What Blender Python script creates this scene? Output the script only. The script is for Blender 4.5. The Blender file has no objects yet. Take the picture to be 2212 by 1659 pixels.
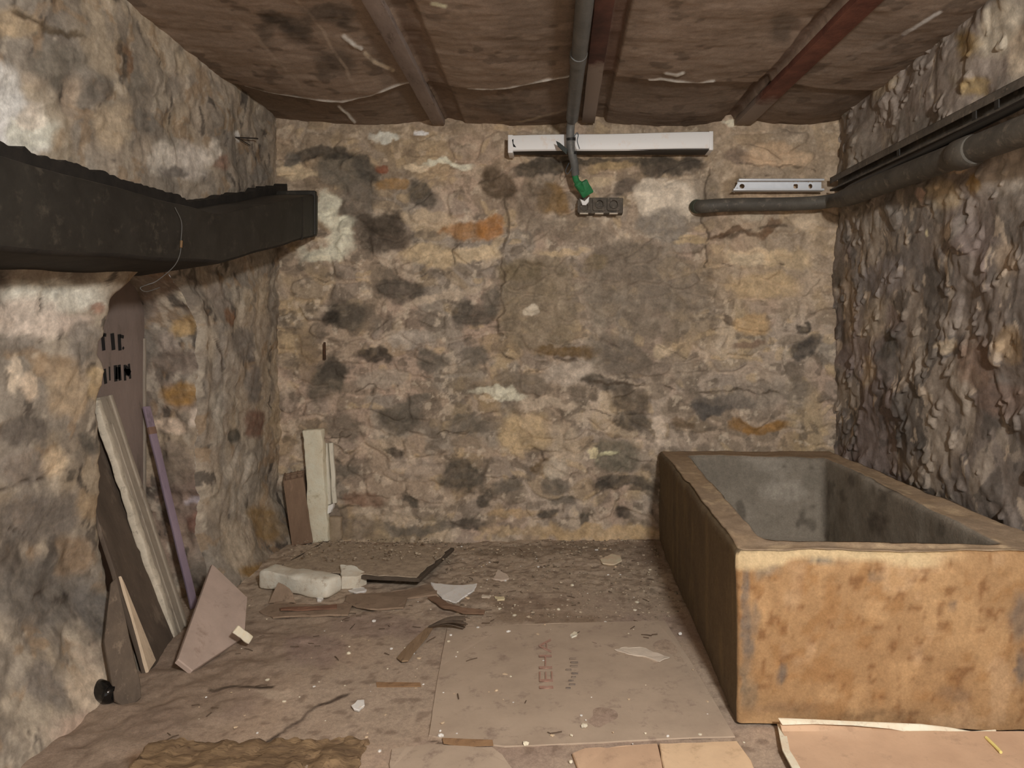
import bpy, bmesh, math, random
import numpy as np
from mathutils import Vector, Matrix

random.seed(7)
scene = bpy.context.scene
COL = scene.collection

# ------------------------------------------------------------------ camera, world, lights
F, CX, CY, H = 1500.0, 1200.0, 735.0, 1.032     # focal length in px, vanishing point, eye height
cam_d = bpy.data.cameras.new('camera')
cam = bpy.data.objects.new('camera', cam_d); COL.objects.link(cam)
cam.location = (0, 0, H); cam.rotation_euler = (math.pi/2, 0, 0)
cam_d.sensor_width = 36; cam_d.lens = F/2212*36
cam_d.shift_x = -(CX-1106)/2212; cam_d.shift_y = -(829.5-CY)/2212
cam_d.clip_start = .05
scene.camera = cam
scene.view_settings.view_transform = 'Standard'
scene.view_settings.look = 'None'
scene.view_settings.gamma = 1
scene.view_settings.use_curve_mapping = False
scene.view_settings.exposure = 0.0
w = bpy.data.worlds.new('world'); scene.world = w; w.use_nodes = True
w.node_tree.nodes['Background'].inputs[0].default_value = (1, .98, .955, 1)
w.node_tree.nodes['Background'].inputs[1].default_value = .62
ld = bpy.data.lights.new('cellar_bulb', 'POINT'); ld.energy = 235; ld.color = (1, .965, .91); ld.shadow_soft_size = .09
lo = bpy.data.objects.new('cellar_bulb', ld); COL.objects.link(lo); lo.location = (.62, -.45, 1.72)

# ------------------------------------------------------------------ pixel <-> place
def P(px, py, Y): return Vector(((px-CX)*Y/F, Y, H-(py-CY)*Y/F))
def onz(px, py, z=0.0):
    Y = F*(H-z)/(py-CY); return Vector(((px-CX)*Y/F, Y, z))
def onx(px, py, X): return P(px, py, F*X/(px-CX))
def pix(p):
    Y = np.maximum(p[:, 1], .3)
    return np.stack([CX+F*p[:, 0]/Y, CY-F*(p[:, 2]-H)/Y], 1)

# ------------------------------------------------------------------ noise
def _h(ix, iy, iz, seed):
    n = (ix.astype(np.int64)*374761393+iy.astype(np.int64)*668265263+iz.astype(np.int64)*2147483647+seed*974634777) & 0xffffffff
    n = ((n ^ (n >> 13))*1274126177) & 0xffffffff
    n = ((n ^ (n >> 16))*2246822519) & 0xffffffff
    return ((n ^ (n >> 15)) & 0xffff)/65535.0
def vnoise(p, seed=0):
    i = np.floor(p); f = p-i; f = f*f*f*(f*(f*6-15)+10)
    x, y, z = i[:, 0], i[:, 1], i[:, 2]; r = 0
    for a in (0, 1):
        wa = f[:, 0] if a else 1-f[:, 0]
        for b in (0, 1):
            wb = f[:, 1] if b else 1-f[:, 1]
            for c in (0, 1):
                wc = f[:, 2] if c else 1-f[:, 2]
                r = r+wa*wb*wc*_h(x+a, y+b, z+c, seed)
    return r*2-1
def fbm(p, scale=1.0, octs=4, seed=0, gain=.5, lac=2.07):
    if not isinstance(scale, (tuple, list)): scale = (scale,)*3
    q = p*np.array(scale); a = 1; s = 0; t = 0
    for o in range(octs):
        s = s+a*vnoise(q+17.3*o, seed+o*11); t += a; q = q*lac; a *= gain
    return s/t*1.5
def worley(u, v, seed=0):
    iu, iv = np.floor(u), np.floor(v); z = np.zeros_like(iu)
    f1 = np.full(u.shape, 9.0); f2 = f1.copy(); idh = np.zeros(u.shape)
    for a in (-1, 0, 1):
        for b in (-1, 0, 1):
            cu, cv = iu+a, iv+b
            px = cu+.15+.7*_h(cu, cv, z, seed); py = cv+.15+.7*_h(cu, cv, z+1, seed)
            d = np.hypot(u-px, v-py); hid = _h(cu, cv, z+2, seed)
            n = d < f1
            f2 = np.where(n, f1, np.minimum(f2, d)); idh = np.where(n, hid, idh); f1 = np.where(n, d, f1)
    return f1, f2, idh
def sst(a, b, x):
    t = np.clip((x-a)/(b-a), 0, 1); return t*t*(3-2*t)
def lin(c):
    c = np.array(c, float)/255.0
    return np.where(c <= .04045, c/12.92, ((c+.055)/1.055)**2.4)

# ------------------------------------------------------------------ things
def tag(o, label=None, cat=None, group=None, kind=None):
    if label: o['label'] = label
    if cat: o['category'] = cat
    if group: o['group'] = group
    if kind: o['kind'] = kind
    return o
def empty(name, loc, label, cat, group=None):
    o = bpy.data.objects.new(name, None); COL.objects.link(o); o.location = loc; o.empty_display_size = .05
    return tag(o, label, cat, group)
def link(name, me, mat, parent=None):
    o = bpy.data.objects.new(name, me); COL.objects.link(o)
    if mat: me.materials.append(mat)
    if parent:
        o.parent = parent; o.matrix_parent_inverse = Matrix.Translation(-Vector(parent.location))
    return o
def mesh(name, V, Fc, mat, parent=None, smooth=True, cols=None, origin=None):
    V = np.asarray(V, float)
    if origin is not None: V = V-np.array(origin)
    me = bpy.data.meshes.new(name); me.from_pydata([tuple(v) for v in V] if len(V) < 4000 else V.tolist(), [], Fc)
    if smooth: me.polygons.foreach_set('use_smooth', np.ones(len(me.polygons), bool))
    if cols is not None:
        a = me.color_attributes.new('Col', 'FLOAT_COLOR', 'POINT')
        a.data.foreach_set('color', np.concatenate([cols, np.ones((len(cols), 1))], 1).astype(np.float32).ravel())
    me.update()
    o = link(name, me, mat, parent)
    if origin is not None: o.location = origin if not parent else Vector(origin)
    return o
def gridfaces(nv, nu, flip=False):
    i = np.arange(nv-1)[:, None]*nu+np.arange(nu-1)[None, :]
    f = np.stack([i, i+1, i+nu+1, i+nu], -1).reshape(-1, 4)
    if flip: f = f[:, ::-1]
    return f.tolist()
def samples(L, r, step):
    if L <= 2.2*r: return [0, L/2, L]
    n = max(1, int(round((L-2*r)/step)))
    return [0, .3*r]+[r+(L-2*r)*k/n for k in range(n+1)]+[L-.3*r, L]
class MB:
    """collects shapes into one mesh"""
    def __init__(s): s.v = []; s.f = []
    def add(s, V, Fc):
        n = len(s.v); s.v += [Vector(v) for v in V]; s.f += [[i+n for i in f] for f in Fc]; return s
    def rbox(s, M, size, r=.004, step=.05, rough=0, rs=12, seed=0, bend=None):
        """rounded box, local corner at the origin, placed by M; rough displaces it"""
        S = [samples(l, r, step) for l in size]; idx = {}; V = []; Fc = []
        def vid(p):
            k = tuple(round(c, 6) for c in p)
            if k not in idx: idx[k] = len(V); V.append(p)
            return idx[k]
        for ax in range(3):
            a, b = (ax+1) % 3, (ax+2) % 3
            for side in (0, 1):
                for i in range(len(S[a])-1):
                    for j in range(len(S[b])-1):
                        q = []
                        for (da, db) in ((0, 0), (1, 0), (1, 1), (0, 1)):
                            p = [0, 0, 0]; p[ax] = size[ax]*side; p[a] = S[a][i+da]; p[b] = S[b][j+db]; q.append(vid(p))
                        Fc.append(q if side else q[::-1])
        A = np.array(V, float); sz = np.array(size); rr = min(r, sz.min()/2.05)
        inn = np.clip(A, rr, sz-rr); d = A-inn; l = np.linalg.norm(d, axis=1); l[l == 0] = 1
        A = inn+d/l[:, None]*rr
        if rough:
            n = np.stack([fbm(A+3.1*seed, rs, 3, seed+k*7) for k in range(3)], 1); A = A+n*rough
        if bend: A = bend(A)
        return s.add([M @ Vector(p) for p in A], Fc)
    def tube(s, pts, r, n=14, caps=True):
        pts = [Vector(p) for p in pts]; rs_ = r if isinstance(r, (list, tuple)) else [r]*len(pts)
        V = []; Fc = []; up = None
        for k, p in enumerate(pts):
            t = (pts[min(k+1, len(pts)-1)]-pts[max(k-1, 0)]).normalized()
            if up is None:
                up = Vector((0, 0, 1)) if abs(t.z) < .9 else Vector((1, 0, 0))
            x = t.cross(up).normalized(); y = x.cross(t).normalized(); up = y
            for j in range(n):
                a = 2*math.pi*j/n; V.append(p+(x*math.cos(a)+y*math.sin(a))*rs_[k])
        for k in range(len(pts)-1):
            for j in range(n):
                a, b = k*n+j, k*n+(j+1) % n; Fc.append([a, b, b+n, a+n])
        if caps: Fc.append(list(range(n))[::-1]); Fc.append([len(V)-n+j for j in range(n)])
        return s.add(V, Fc)
    def slab(s, pts, th, nrm=None, jag=0, seg=.02, seed=0, taper=0, warp=0):
        """polygon pts (3-D, roughly planar) thickened by th below nrm, edges broken up by jag"""
        rnd = random.Random(seed); pts = [Vector(p) for p in pts]
        if nrm is None:
            nrm = Vector((0, 0, 0))
            for a, b in zip(pts, pts[1:]+pts[:1]): nrm += a.cross(b)
            nrm.normalize()
            if nrm.z < 0: pts.reverse(); nrm = -nrm
        c = sum(pts, Vector())/len(pts); out = []
        for a, b in zip(pts, pts[1:]+pts[:1]):
            n = max(1, int((b-a).length/seg)) if jag else 1
            for k in range(n):
                p = a.lerp(b, k/n)
                if k: p = p+(p-c).normalized()*rnd.uniform(-jag, jag)+(b-a).normalized()*rnd.uniform(-.3, .3)*seg
                out.append(p)
        N = len(out); wz = [nrm*rnd.uniform(-warp, warp) for _ in out]
        top = [p+q for p, q in zip(out, wz)]
        bot = [p+(p-c)*taper-nrm*th+q for p, q in zip(out, wz)]
        bv = min(th*.25, .003); V = [p-(p-c).normalized()*bv for p in top]+[p-nrm*bv for p in top]+bot
        Fc = [list(range(N)), [2*N+i for i in range(N)][::-1]]
        for i in range(N):
            j = (i+1) % N
            Fc += [[i, i+N, j+N, j], [i+N, i+2*N, j+2*N, j+N]]
        return s.add(V, Fc)
    def build(s, name, mat, parent=None, smooth=True, auto=30, origin=None):
        me = bpy.data.meshes.new(name)
        o_ = Vector(origin) if origin is not None else Vector()
        me.from_pydata([v-o_ for v in s.v], [], s.f)
        bm = bmesh.new(); bm.from_mesh(me); bmesh.ops.recalc_face_normals(bm, faces=bm.faces); bm.to_mesh(me); bm.free()
        if smooth:
            me.polygons.foreach_set('use_smooth', np.ones(len(me.polygons), bool))
            me.set_sharp_from_angle(angle=math.radians(auto))
        me.update(); o = link(name, me, mat, parent)
        if origin is not None: o.location = o_
        return o
def frame(o, u, v):
    """matrix with corner o, x along u, y along v (made square to u)"""
    u = Vector(u).normalized(); v = Vector(v); v = (v-u*v.dot(u)).normalized(); n = u.cross(v)
    M = Matrix((u, v, n)).transposed().to_4x4(); M.translation = Vector(o); return M
def frame2(o, u, v):
    """as frame, but keeps v and squares u to it"""
    v = Vector(v).normalized(); u = Vector(u); u = (u-v*u.dot(v)).normalized(); n = u.cross(v)
    M = Matrix((u, v, n)).transposed().to_4x4(); M.translation = Vector(o); return M
def hit(px, py, q, n, lift=0):
    """point of the plane (q, n) seen at px, py"""
    n = Vector(n).normalized(); e = Vector((0, 0, H)); d = Vector(((px-CX)/F, 1, -(py-CY)/F))
    return e+d*((Vector(q)-e).dot(n)/d.dot(n))+n*lift
def bez(pts, n=8):
    """smooth path through pts (Catmull-Rom)"""
    pts = [Vector(p) for p in pts]; q = [pts[0]*2-pts[1]]+pts+[pts[-1]*2-pts[-2]]; out = []
    for i in range(1, len(q)-2):
        for k in range(n):
            t = k/n; a, b, c, d = q[i-1], q[i], q[i+1], q[i+2]
            out.append(.5*((2*b)+(c-a)*t+(2*a-5*b+4*c-d)*t*t+(3*b-a-3*c+d)*t**3))
    return out+[pts[-1]]

# ------------------------------------------------------------------ materials
def nodes(name):
    m = bpy.data.materials.new(name); m.use_nodes = True; nt = m.node_tree
    return m, nt, nt.nodes['Principled BSDF']
def N(nt, t, **k):
    n = nt.nodes.new(t)
    for a, b in k.items():
        if a in n.inputs: n.inputs[a].default_value = b
        else: setattr(n, a, b)
    return n
def bump(nt, b, coord, specs, strength=.5):
    last = None
    for sc, dist in specs:
        nz = N(nt, 'ShaderNodeTexNoise', Scale=sc, Detail=6, Roughness=.65); nt.links.new(coord, nz.inputs['Vector'])
        bp = N(nt, 'ShaderNodeBump', Strength=strength, Distance=dist); nt.links.new(nz.outputs['Fac'], bp.inputs['Height'])
        if last: nt.links.new(last, bp.inputs['Normal'])
        last = bp.outputs['Normal']
    nt.links.new(last, b.inputs['Normal'])
def mat_attr(name, rough=.92, fine=(55, 190), amt=.35, bumps=((45, .0028), (160, .0014)), spec=.2):
    """rough masonry: the mesh's own colours broken up by fine grain"""
    m, nt, b = nodes(name)
    at = N(nt, 'ShaderNodeAttribute', attribute_name='Col'); geo = N(nt, 'ShaderNodeTexCoord'); co = geo.outputs['Object']
    cur = at.outputs['Color']
    for sc in fine:
        nz = N(nt, 'ShaderNodeTexNoise', Scale=sc, Detail=5, Roughness=.7); nt.links.new(co, nz.inputs['Vector'])
        mr = N(nt, 'ShaderNodeMapRange'); mr.inputs['From Min'].default_value = .28; mr.inputs['From Max'].default_value = .72
        mr.inputs['To Min'].default_value = 1-amt; mr.inputs['To Max'].default_value = 1+amt
        nt.links.new(nz.outputs['Fac'], mr.inputs['Value'])
        mx = N(nt, 'ShaderNodeMix', data_type='RGBA', blend_type='MULTIPLY'); mx.inputs[0].default_value = 1
        nt.links.new(cur, mx.inputs[6]); nt.links.new(mr.outputs['Result'], mx.inputs[7]); cur = mx.outputs[2]
    nt.links.new(cur, b.inputs['Base Color']); b.inputs['Roughness'].default_value = rough; b.inputs['Specular IOR Level'].default_value = spec
    bump(nt, b, co, bumps, .6)
    return m
def mat(name, c1, c2, scale=14, rough=.8, c3=None, metal=0, grain=None, bumps=((60, .003),), spec=.3, lo_=.35, hi_=.65):
    """two or three tones of one material broken up by noise, stretched along grain when given"""
    m, nt, b = nodes(name)
    geo = N(nt, 'ShaderNodeTexCoord'); co = geo.outputs['Object']
    if grain:
        mp = N(nt, 'ShaderNodeMapping'); mp.inputs['Scale'].default_value = grain; nt.links.new(co, mp.inputs['Vector']); co = mp.outputs['Vector']
    nz = N(nt, 'ShaderNodeTexNoise', Scale=scale, Detail=7, Roughness=.68); nt.links.new(co, nz.inputs['Vector'])
    rp = N(nt, 'ShaderNodeValToRGB'); e = rp.color_ramp.elements
    e[0].position = lo_; e[1].position = hi_; e[0].color = (*lin(c1), 1); e[1].color = (*lin(c2), 1)
    nt.links.new(nz.outputs['Fac'], rp.inputs['Fac']); cur = rp.outputs['Color']
    if c3 is not None:
        n2 = N(nt, 'ShaderNodeTexNoise', Scale=scale*2.7, Detail=8, Roughness=.75); nt.links.new(co, n2.inputs['Vector'])
        r2 = N(nt, 'ShaderNodeMapRange'); r2.inputs['From Min'].default_value = .55; r2.inputs['From Max'].default_value = .68
        nt.links.new(n2.outputs['Fac'], r2.inputs['Value'])
        mx = N(nt, 'ShaderNodeMix', data_type='RGBA'); mx.inputs[7].default_value = (*lin(c3), 1)
        nt.links.new(r2.outputs['Result'], mx.inputs[0]); nt.links.new(cur, mx.inputs[6]); cur = mx.outputs[2]
    nt.links.new(cur, b.inputs['Base Color']); b.inputs['Roughness'].default_value = rough
    b.inputs['Metallic'].default_value = metal; b.inputs['Specular IOR Level'].default_value = spec
    if bumps: bump(nt, b, co, bumps, .5)
    return m
def flat(name, c, rough=.8, metal=0):
    m, nt, b = nodes(name); b.inputs['Base Color'].default_value = (*lin(c), 1); b.inputs['Roughness'].default_value = rough
    b.inputs['Metallic'].default_value = metal; return m

M_wall = mat_attr('rubble_masonry', amt=.20, fine=(26, 75))
M_rwall = mat_attr('rough_render', amt=.18, fine=(28, 80), bumps=((30, .0022), (130, .0014)))
M_ceil = mat_attr('ceiling_plaster', amt=.16, fine=(40, 170), bumps=((22, .0012), (120, .0006)))
M_floor = mat_attr('dusty_floor', amt=.20, fine=(70, 260), bumps=((60, .0018), (200, .0012)))
M_trough = mat_attr('worn_concrete', amt=.16, fine=(45, 160), bumps=((35, .003), (150, .0015)))
G = 1.32   # plain material tones below are given as seen; this lifts them to the stuff's own reflectance
def L(c, k=.80):
    m = .35*c[0]+.5*c[1]+.15*c[2]; return tuple(min(235, (m+(x-m)*k)*G) for x in c)

# ------------------------------------------------------------------ painting marks on masonry (the stones' and stains' own colours, and some painted shade)
def paint(cols, px, shapes, warp=10, wscale=.02, seed=3, soft=.35, p3=None):
    q = np.concatenate([px*wscale, np.zeros((len(px), 1))], 1)
    wx = fbm(q, 1, 4, seed)*warp; wy = fbm(q, 1, 4, seed+50)*warp
    q2 = q*4.7; wx = wx+fbm(q2, 1, 3, seed+21)*warp*.26; wy = wy+fbm(q2, 1, 3, seed+71)*warp*.26
    mot = .91+.09*np.clip(fbm(q2*.8, 1, 4, seed+33)*2.2, -1, 1); tone = 1+.16*np.clip(fbm(q2*.6, 1, 4, seed+37)*1.8, -1, 1)
    X, Y = px[:, 0]+wx, px[:, 1]+wy
    for s in shapes:
        cx, cy, rx, ry, rot, c = s[:6]; st = s[6] if len(s) > 6 else .9; so = s[7] if len(s) > 7 else soft
        near = np.nonzero((abs(X-cx) < 1.6*max(rx, ry)) & (abs(Y-cy) < 1.6*max(rx, ry)))[0]
        if not len(near): continue
        dx, dy = X[near]-cx, Y[near]-cy; a = math.radians(rot)
        u = (dx*math.cos(a)+dy*math.sin(a))/rx; v = (-dx*math.sin(a)+dy*math.cos(a))/ry
        d = (abs(u)**2.6+abs(v)**2.6)**(1/2.6)
        m = (1-sst(1-so, 1+so*.5, d))*st*mot[near]
        cols[near] = cols[near]*(1-m[:, None])+lin(L(c))*m[:, None]*tone[near][:, None]
    return cols
def stroke(cols, px, pts, wd, c, st=.9, seed=9, wob=4, solid=.25):
    q = np.concatenate([px*.03, np.zeros((len(px), 1))], 1)
    X = px[:, 0]+fbm(q, 1, 3, seed)*wob; Y = px[:, 1]+fbm(q, 1, 3, seed+9)*wob
    best = np.full(len(X), 1e9)
    for (a, b), (a2, b2) in zip(pts[:-1], pts[1:]):
        dx, dy = a2-a, b2-b; l2 = dx*dx+dy*dy+1e-9
        t = np.clip(((X-a)*dx+(Y-b)*dy)/l2, 0, 1); best = np.minimum(best, np.hypot(X-a-t*dx, Y-b-t*dy))
    gap = solid+(1-solid)*sst(-.35, .1, fbm(q*.9, 1, 3, seed+5))
    m = (1-sst(wd*.3, wd, best))*st*gap
    cols[:] = cols*(1-m[:, None])+lin(L(c))*m[:, None]
    return m
def mixc(cols, m, c):
    m = np.clip(m, 0, 1)[:, None]; return cols*(1-m)+lin(L(c))*m

XL, XR, YB, ZC = -1.44, 1.43, 3.60, 2.167
Y0 = -2.4
def lspace(a, b, step): return np.linspace(a, b, max(2, int(round((b-a)/step))+1))

# ------------------------------------------------------------------ floor
def zfl(x, y):
    p = np.stack([np.atleast_1d(x).astype(float), np.atleast_1d(y).astype(float), np.zeros(np.size(x))], 1)
    return fbm(p, 2.2, 3, 71)*.008+.012*sst(3.0, 3.6, p[:, 1])-.006
def zf(x, y): return float(zfl(x, y)[0])
def floor():
    ys = np.concatenate([lspace(Y0, 1.5, .08)[:-1], lspace(1.5, 3.75, .0075)]); xs = lspace(-1.72, 1.6, .0085)
    xx, yy = np.meshgrid(xs, ys); p = np.stack([xx.ravel(), yy.ravel(), np.zeros(xx.size)], 1)
    px = pix(p)
    back = sst(2.45, 2.95, p[:, 1]+fbm(p, 3, 3, 5)*.25)
    c = np.tile(lin(L((138, 122, 106))), (len(p), 1))
    c = mixc(c, .8*sst(-.3, .6, fbm(p, 2.5, 4, 12)), (142, 122, 104))
    c = mixc(c, .6*sst(.1, .7, fbm(p, 4, 4, 15)), (122, 104, 94))
    c = mixc(c, back*.8, (142, 127, 110))
    c = mixc(c, back*.5*sst(.2, .6, fbm(p, 40, 3, 21)), (92, 78, 65))
    c = mixc(c, back*.6*sst(.3, .7, fbm(p, 34, 3, 25)), (150, 134, 116))
    c = mixc(c, .5*sst(.45, .7, fbm(p, 30, 3, 29)), (92, 76, 64))
    lf = sst(-.75, -1.15, p[:, 0]+fbm(p, 3, 3, 33)*.2)*sst(2.75, 2.4, p[:, 1])
    c = mixc(c, lf*.7, (108, 92, 78))
    B = (70, 52, 38)
    c = paint(c, px, [
        (430, 1640, 150, 34, 0, (112, 78, 44), .85), (330, 1650, 60, 16, 10, (70, 48, 28), .8), (500, 1625, 60, 14, 5, (84, 58, 34), .8),
        (420, 1612, 70, 6, 0, (56, 40, 28), .8), (820, 1350, 120, 26, 4, (108, 90, 84), .5), (680, 1400, 70, 40, 0, (112, 92, 88), .5),
        (600, 1495, 45, 12, 0, (160, 144, 126), .6), (1420, 1510, 70, 16, 5, (166, 148, 128), .7), (1180, 1335, 130, 16, 3, (98, 80, 62), .6),
        (1100, 1300, 160, 14, 3, (102, 84, 68), .5), (1420, 1190, 60, 34, 0, (98, 80, 66), .6), (1200, 1190, 200, 12, 0, (92, 78, 62), .5),
        (340, 1560, 80, 40, 0, (106, 90, 78), .5)], 8)
    for pts, wd, cc in [([(455, 1485), (510, 1478), (590, 1482)], 5, (46, 36, 28)), ([(565, 1605), (640, 1560), (690, 1520), (750, 1500)], 5, (54, 43, 36)),
                        ([(930, 1595), (960, 1603), (1000, 1605)], 3, (70, 56, 46))]:
        stroke(c, px, pts, wd, cc, .9, solid=.75)
    p[:, 2] = zfl(p[:, 0], p[:, 1])+back*fbm(p, 28, 2, 41)*.004+fbm(p, 9, 3, 44)*.002
    p[:, 2] += lf*fbm(p, 14, 3, 47)*.008
    o = mesh('floor', p, gridfaces(len(ys), len(xs)), M_floor, cols=c); tag(o, kind='structure')
floor()

# ------------------------------------------------------------------ back wall
def back_wall():
    xs = lspace(-1.56, 1.56, .006); zs = lspace(-.06, 2.24, .006)
    xx, zz = np.meshgrid(xs, zs); n = xx.size
    p = np.stack([xx.ravel(), np.full(n, YB), zz.ravel()], 1); px = pix(p)
    wp = np.stack([fbm(p, 5, 3, 81), fbm(p, 5, 3, 82)], 1)*.05
    f1, f2, hid = worley((p[:, 0]+wp[:, 0])/.19, (p[:, 2]+wp[:, 1])/.105, 4); edge = f2-f1
    g1, g2, gid = worley((p[:, 0]+wp[:, 0]*1.4)/.07, (p[:, 2]+wp[:, 1]*1.4)/.05, 8); gedge = g2-g1
    c = np.tile(lin(L((138, 121, 103))), (n, 1))
    big = fbm(p, 1.6, 4, 90)
    c = mixc(c, .8*sst(-.1, .5, big), (144, 131, 117))
    c = mixc(c, .8*sst(.05, .35, fbm(p, 2.6, 5, 94)), (146, 126, 110)); c = mixc(c, .7*sst(.18, .40, fbm(p, 3.4, 5, 96)), (124, 117, 106)); c = mixc(c, .6*sst(.28, .5, fbm(p, 3.0, 5, 98)), (146, 126, 92))
    stone = sst(.10, .30, edge)
    c = mixc(c, stone*.55*(hid < .3), (104, 92, 76)); c = mixc(c, stone*.5*((hid > .3) & (hid < .5)), (128, 108, 78))
    c = mixc(c, stone*.45*(hid > .8), (118, 108, 98))
    gs = sst(.12, .35, gedge)
    c = mixc(c, gs*.55*(gid < .16), (84, 74, 62)); c = mixc(c, gs*.5*(gid > .87), (160, 138, 104))
    c = mixc(c, .6*sst(.30, .52, fbm(p, 8, 5, 101)), (96, 86, 74)); c = mixc(c, .5*sst(.40, .6, fbm(p, 22, 4, 103)), (88, 78, 66))
    c = mixc(c, .55*sst(.30, .52, fbm(p, 9, 5, 105)), (166, 150, 130)); c = mixc(c, .5*sst(.42, .6, fbm(p, 26, 4, 107)), (172, 158, 138))
    right = sst(1480, 1580, px[:, 0])
    c = mixc(c, right*.45*sst(720, 620, px[:, 1]), (152, 130, 104)); c = mixc(c, .35*sst(500, 330, px[:, 1])*(1-right), (136, 112, 84))
    D = (70, 64, 56); K = (54, 49, 43); GR = (92, 85, 75); T = (166, 146, 116); W = (190, 176, 156); O = (136, 94, 50)
    dark = [(745, 370, 62, 46, 25, (86, 80, 70)), (700, 332, 70, 18, -4, K), (790, 365, 22, 40, -30, (66, 61, 54)), (770, 440, 45, 46, 0, (92, 84, 74)), (640, 345, 20, 22, 0, (84, 78, 70)),
        (828, 505, 62, 42, 12, (60, 52, 44)), (825, 480, 42, 22, 0, (64, 56, 47)), (915, 425, 36, 30, 20, D), (1080, 398, 38, 40, 0, (70, 57, 42)), (865, 625, 66, 28, 4, D), (745, 685, 40, 34, 0, D),
        (715, 690, 26, 17, 0, K), (1025, 675, 52, 28, -8, D), (1060, 650, 24, 30, 0, GR), (810, 770, 42, 15, 6, K), (705, 822, 40, 42, 0, (76, 70, 60)), (720, 800, 32, 26, 0, D), (935, 782, 30, 26, 30, GR),
        (1020, 770, 32, 22, 0, GR), (870, 908, 50, 32, 0, (78, 72, 63)), (880, 880, 34, 22, 0, GR), (1010, 915, 55, 22, -8, GR), (745, 920, 42, 36, 0, (98, 88, 76)), (905, 860, 25, 12, 0, GR),
        (1000, 1028, 50, 40, 0, (70, 65, 57)), (850, 975, 28, 9, 15, K), (755, 1015, 25, 22, 0, GR), (785, 1082, 36, 16, 0, (108, 84, 68)), (880, 1085, 26, 12, 20, D), (1095, 1050, 36, 18, -15, GR), (1050, 1075, 16, 14, 0, D),
        (1155, 960, 22, 10, 0, GR), (905, 1140, 80, 12, 2, GR), (1010, 1135, 46, 11, 0, D), (1170, 1010, 14, 22, 30, (98, 80, 56)), (1200, 1050, 30, 22, 0, GR), (1125, 828, 78, 24, 4, (104, 93, 79)),
        (1330, 770, 70, 40, 15, (94, 85, 74)), (1300, 825, 66, 14, 6, D), (1360, 860, 44, 32, 20, (86, 76, 64)), (1365, 910, 40, 24, 10, D), (1330, 985, 62, 42, 0, (88, 84, 72)), (1345, 1100, 22, 18, 0, K),
        (1345, 1045, 72, 16, 0, D), (1300, 1055, 22, 10, 0, K), (1265, 1120, 12, 18, 0, D), (1215, 1085, 30, 12, 0, GR), (1180, 1110, 24, 10, 0, D), (1465, 912, 26, 11, 0, (92, 76, 58)), (1560, 878, 66, 22, -8, (88, 82, 76)), (1530, 890, 36, 16, 0, (74, 70, 66)),
        (1735, 748, 36, 24, -15, (62, 58, 54)), (1730, 706, 20, 9, 12, K), (1580, 688, 22, 12, 20, (92, 78, 64)), (1610, 748, 38, 10, 0, (108, 88, 72)), (1600, 345, 46, 15, 0, (106, 90, 76)), (1700, 280, 30, 15, 0, (112, 98, 82)), (1650, 850, 110, 34, 0, (122, 112, 100), .6),
        (1190, 430, 36, 34, 0, (112, 86, 50)), (1150, 440, 40, 50, 0, (92, 80, 66), .7), (1230, 500, 90, 30, 0, (104, 92, 78), .7), (1180, 362, 80, 18, 0, (66, 59, 50)), (1450, 362, 70, 22, 0, (60, 54, 47)), (1300, 352, 190, 12, 0, (64, 57, 48)), (1350, 405, 26, 15, 0, (84, 74, 65)), (1530, 440, 22, 60, 0, (98, 86, 70), .6),
        (1165, 655, 88, 112, 0, (112, 100, 81), .8, .18), (1390, 640, 150, 110, 0, (110, 99, 85), .7), (1340, 560, 80, 50, 0, (100, 90, 78), .7), (1130, 585, 50, 26, 0, (98, 86, 64), .7), (1220, 760, 82, 12, 0, (92, 72, 44)), (1290, 700, 20, 130, 0, (122, 112, 98), .5),
        (1450, 800, 80, 30, 0, (112, 100, 86), .6), (1640, 925, 64, 16, -4, (124, 88, 40)), (1580, 505, 60, 8, -8, (84, 62, 44)), (1660, 492, 30, 14, -30, (92, 68, 48)), (1640, 310, 60, 16, 0, (128, 108, 84), .6), (760, 1140, 60, 22, 0, (104, 92, 78), .7), (660, 770, 24, 60, 0, (116, 98, 78), .6),
        (1290, 560, 30, 20, 0, (112, 96, 66), .5), (600, 870, 14, 30, 0, (92, 82, 72), .7), (655, 1150, 30, 40, 0, (96, 78, 56), .5), (580, 1135, 30, 34, 0, (92, 70, 38), .7), (1440, 640, 60, 40, 0, (104, 95, 84), .6)]
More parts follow.
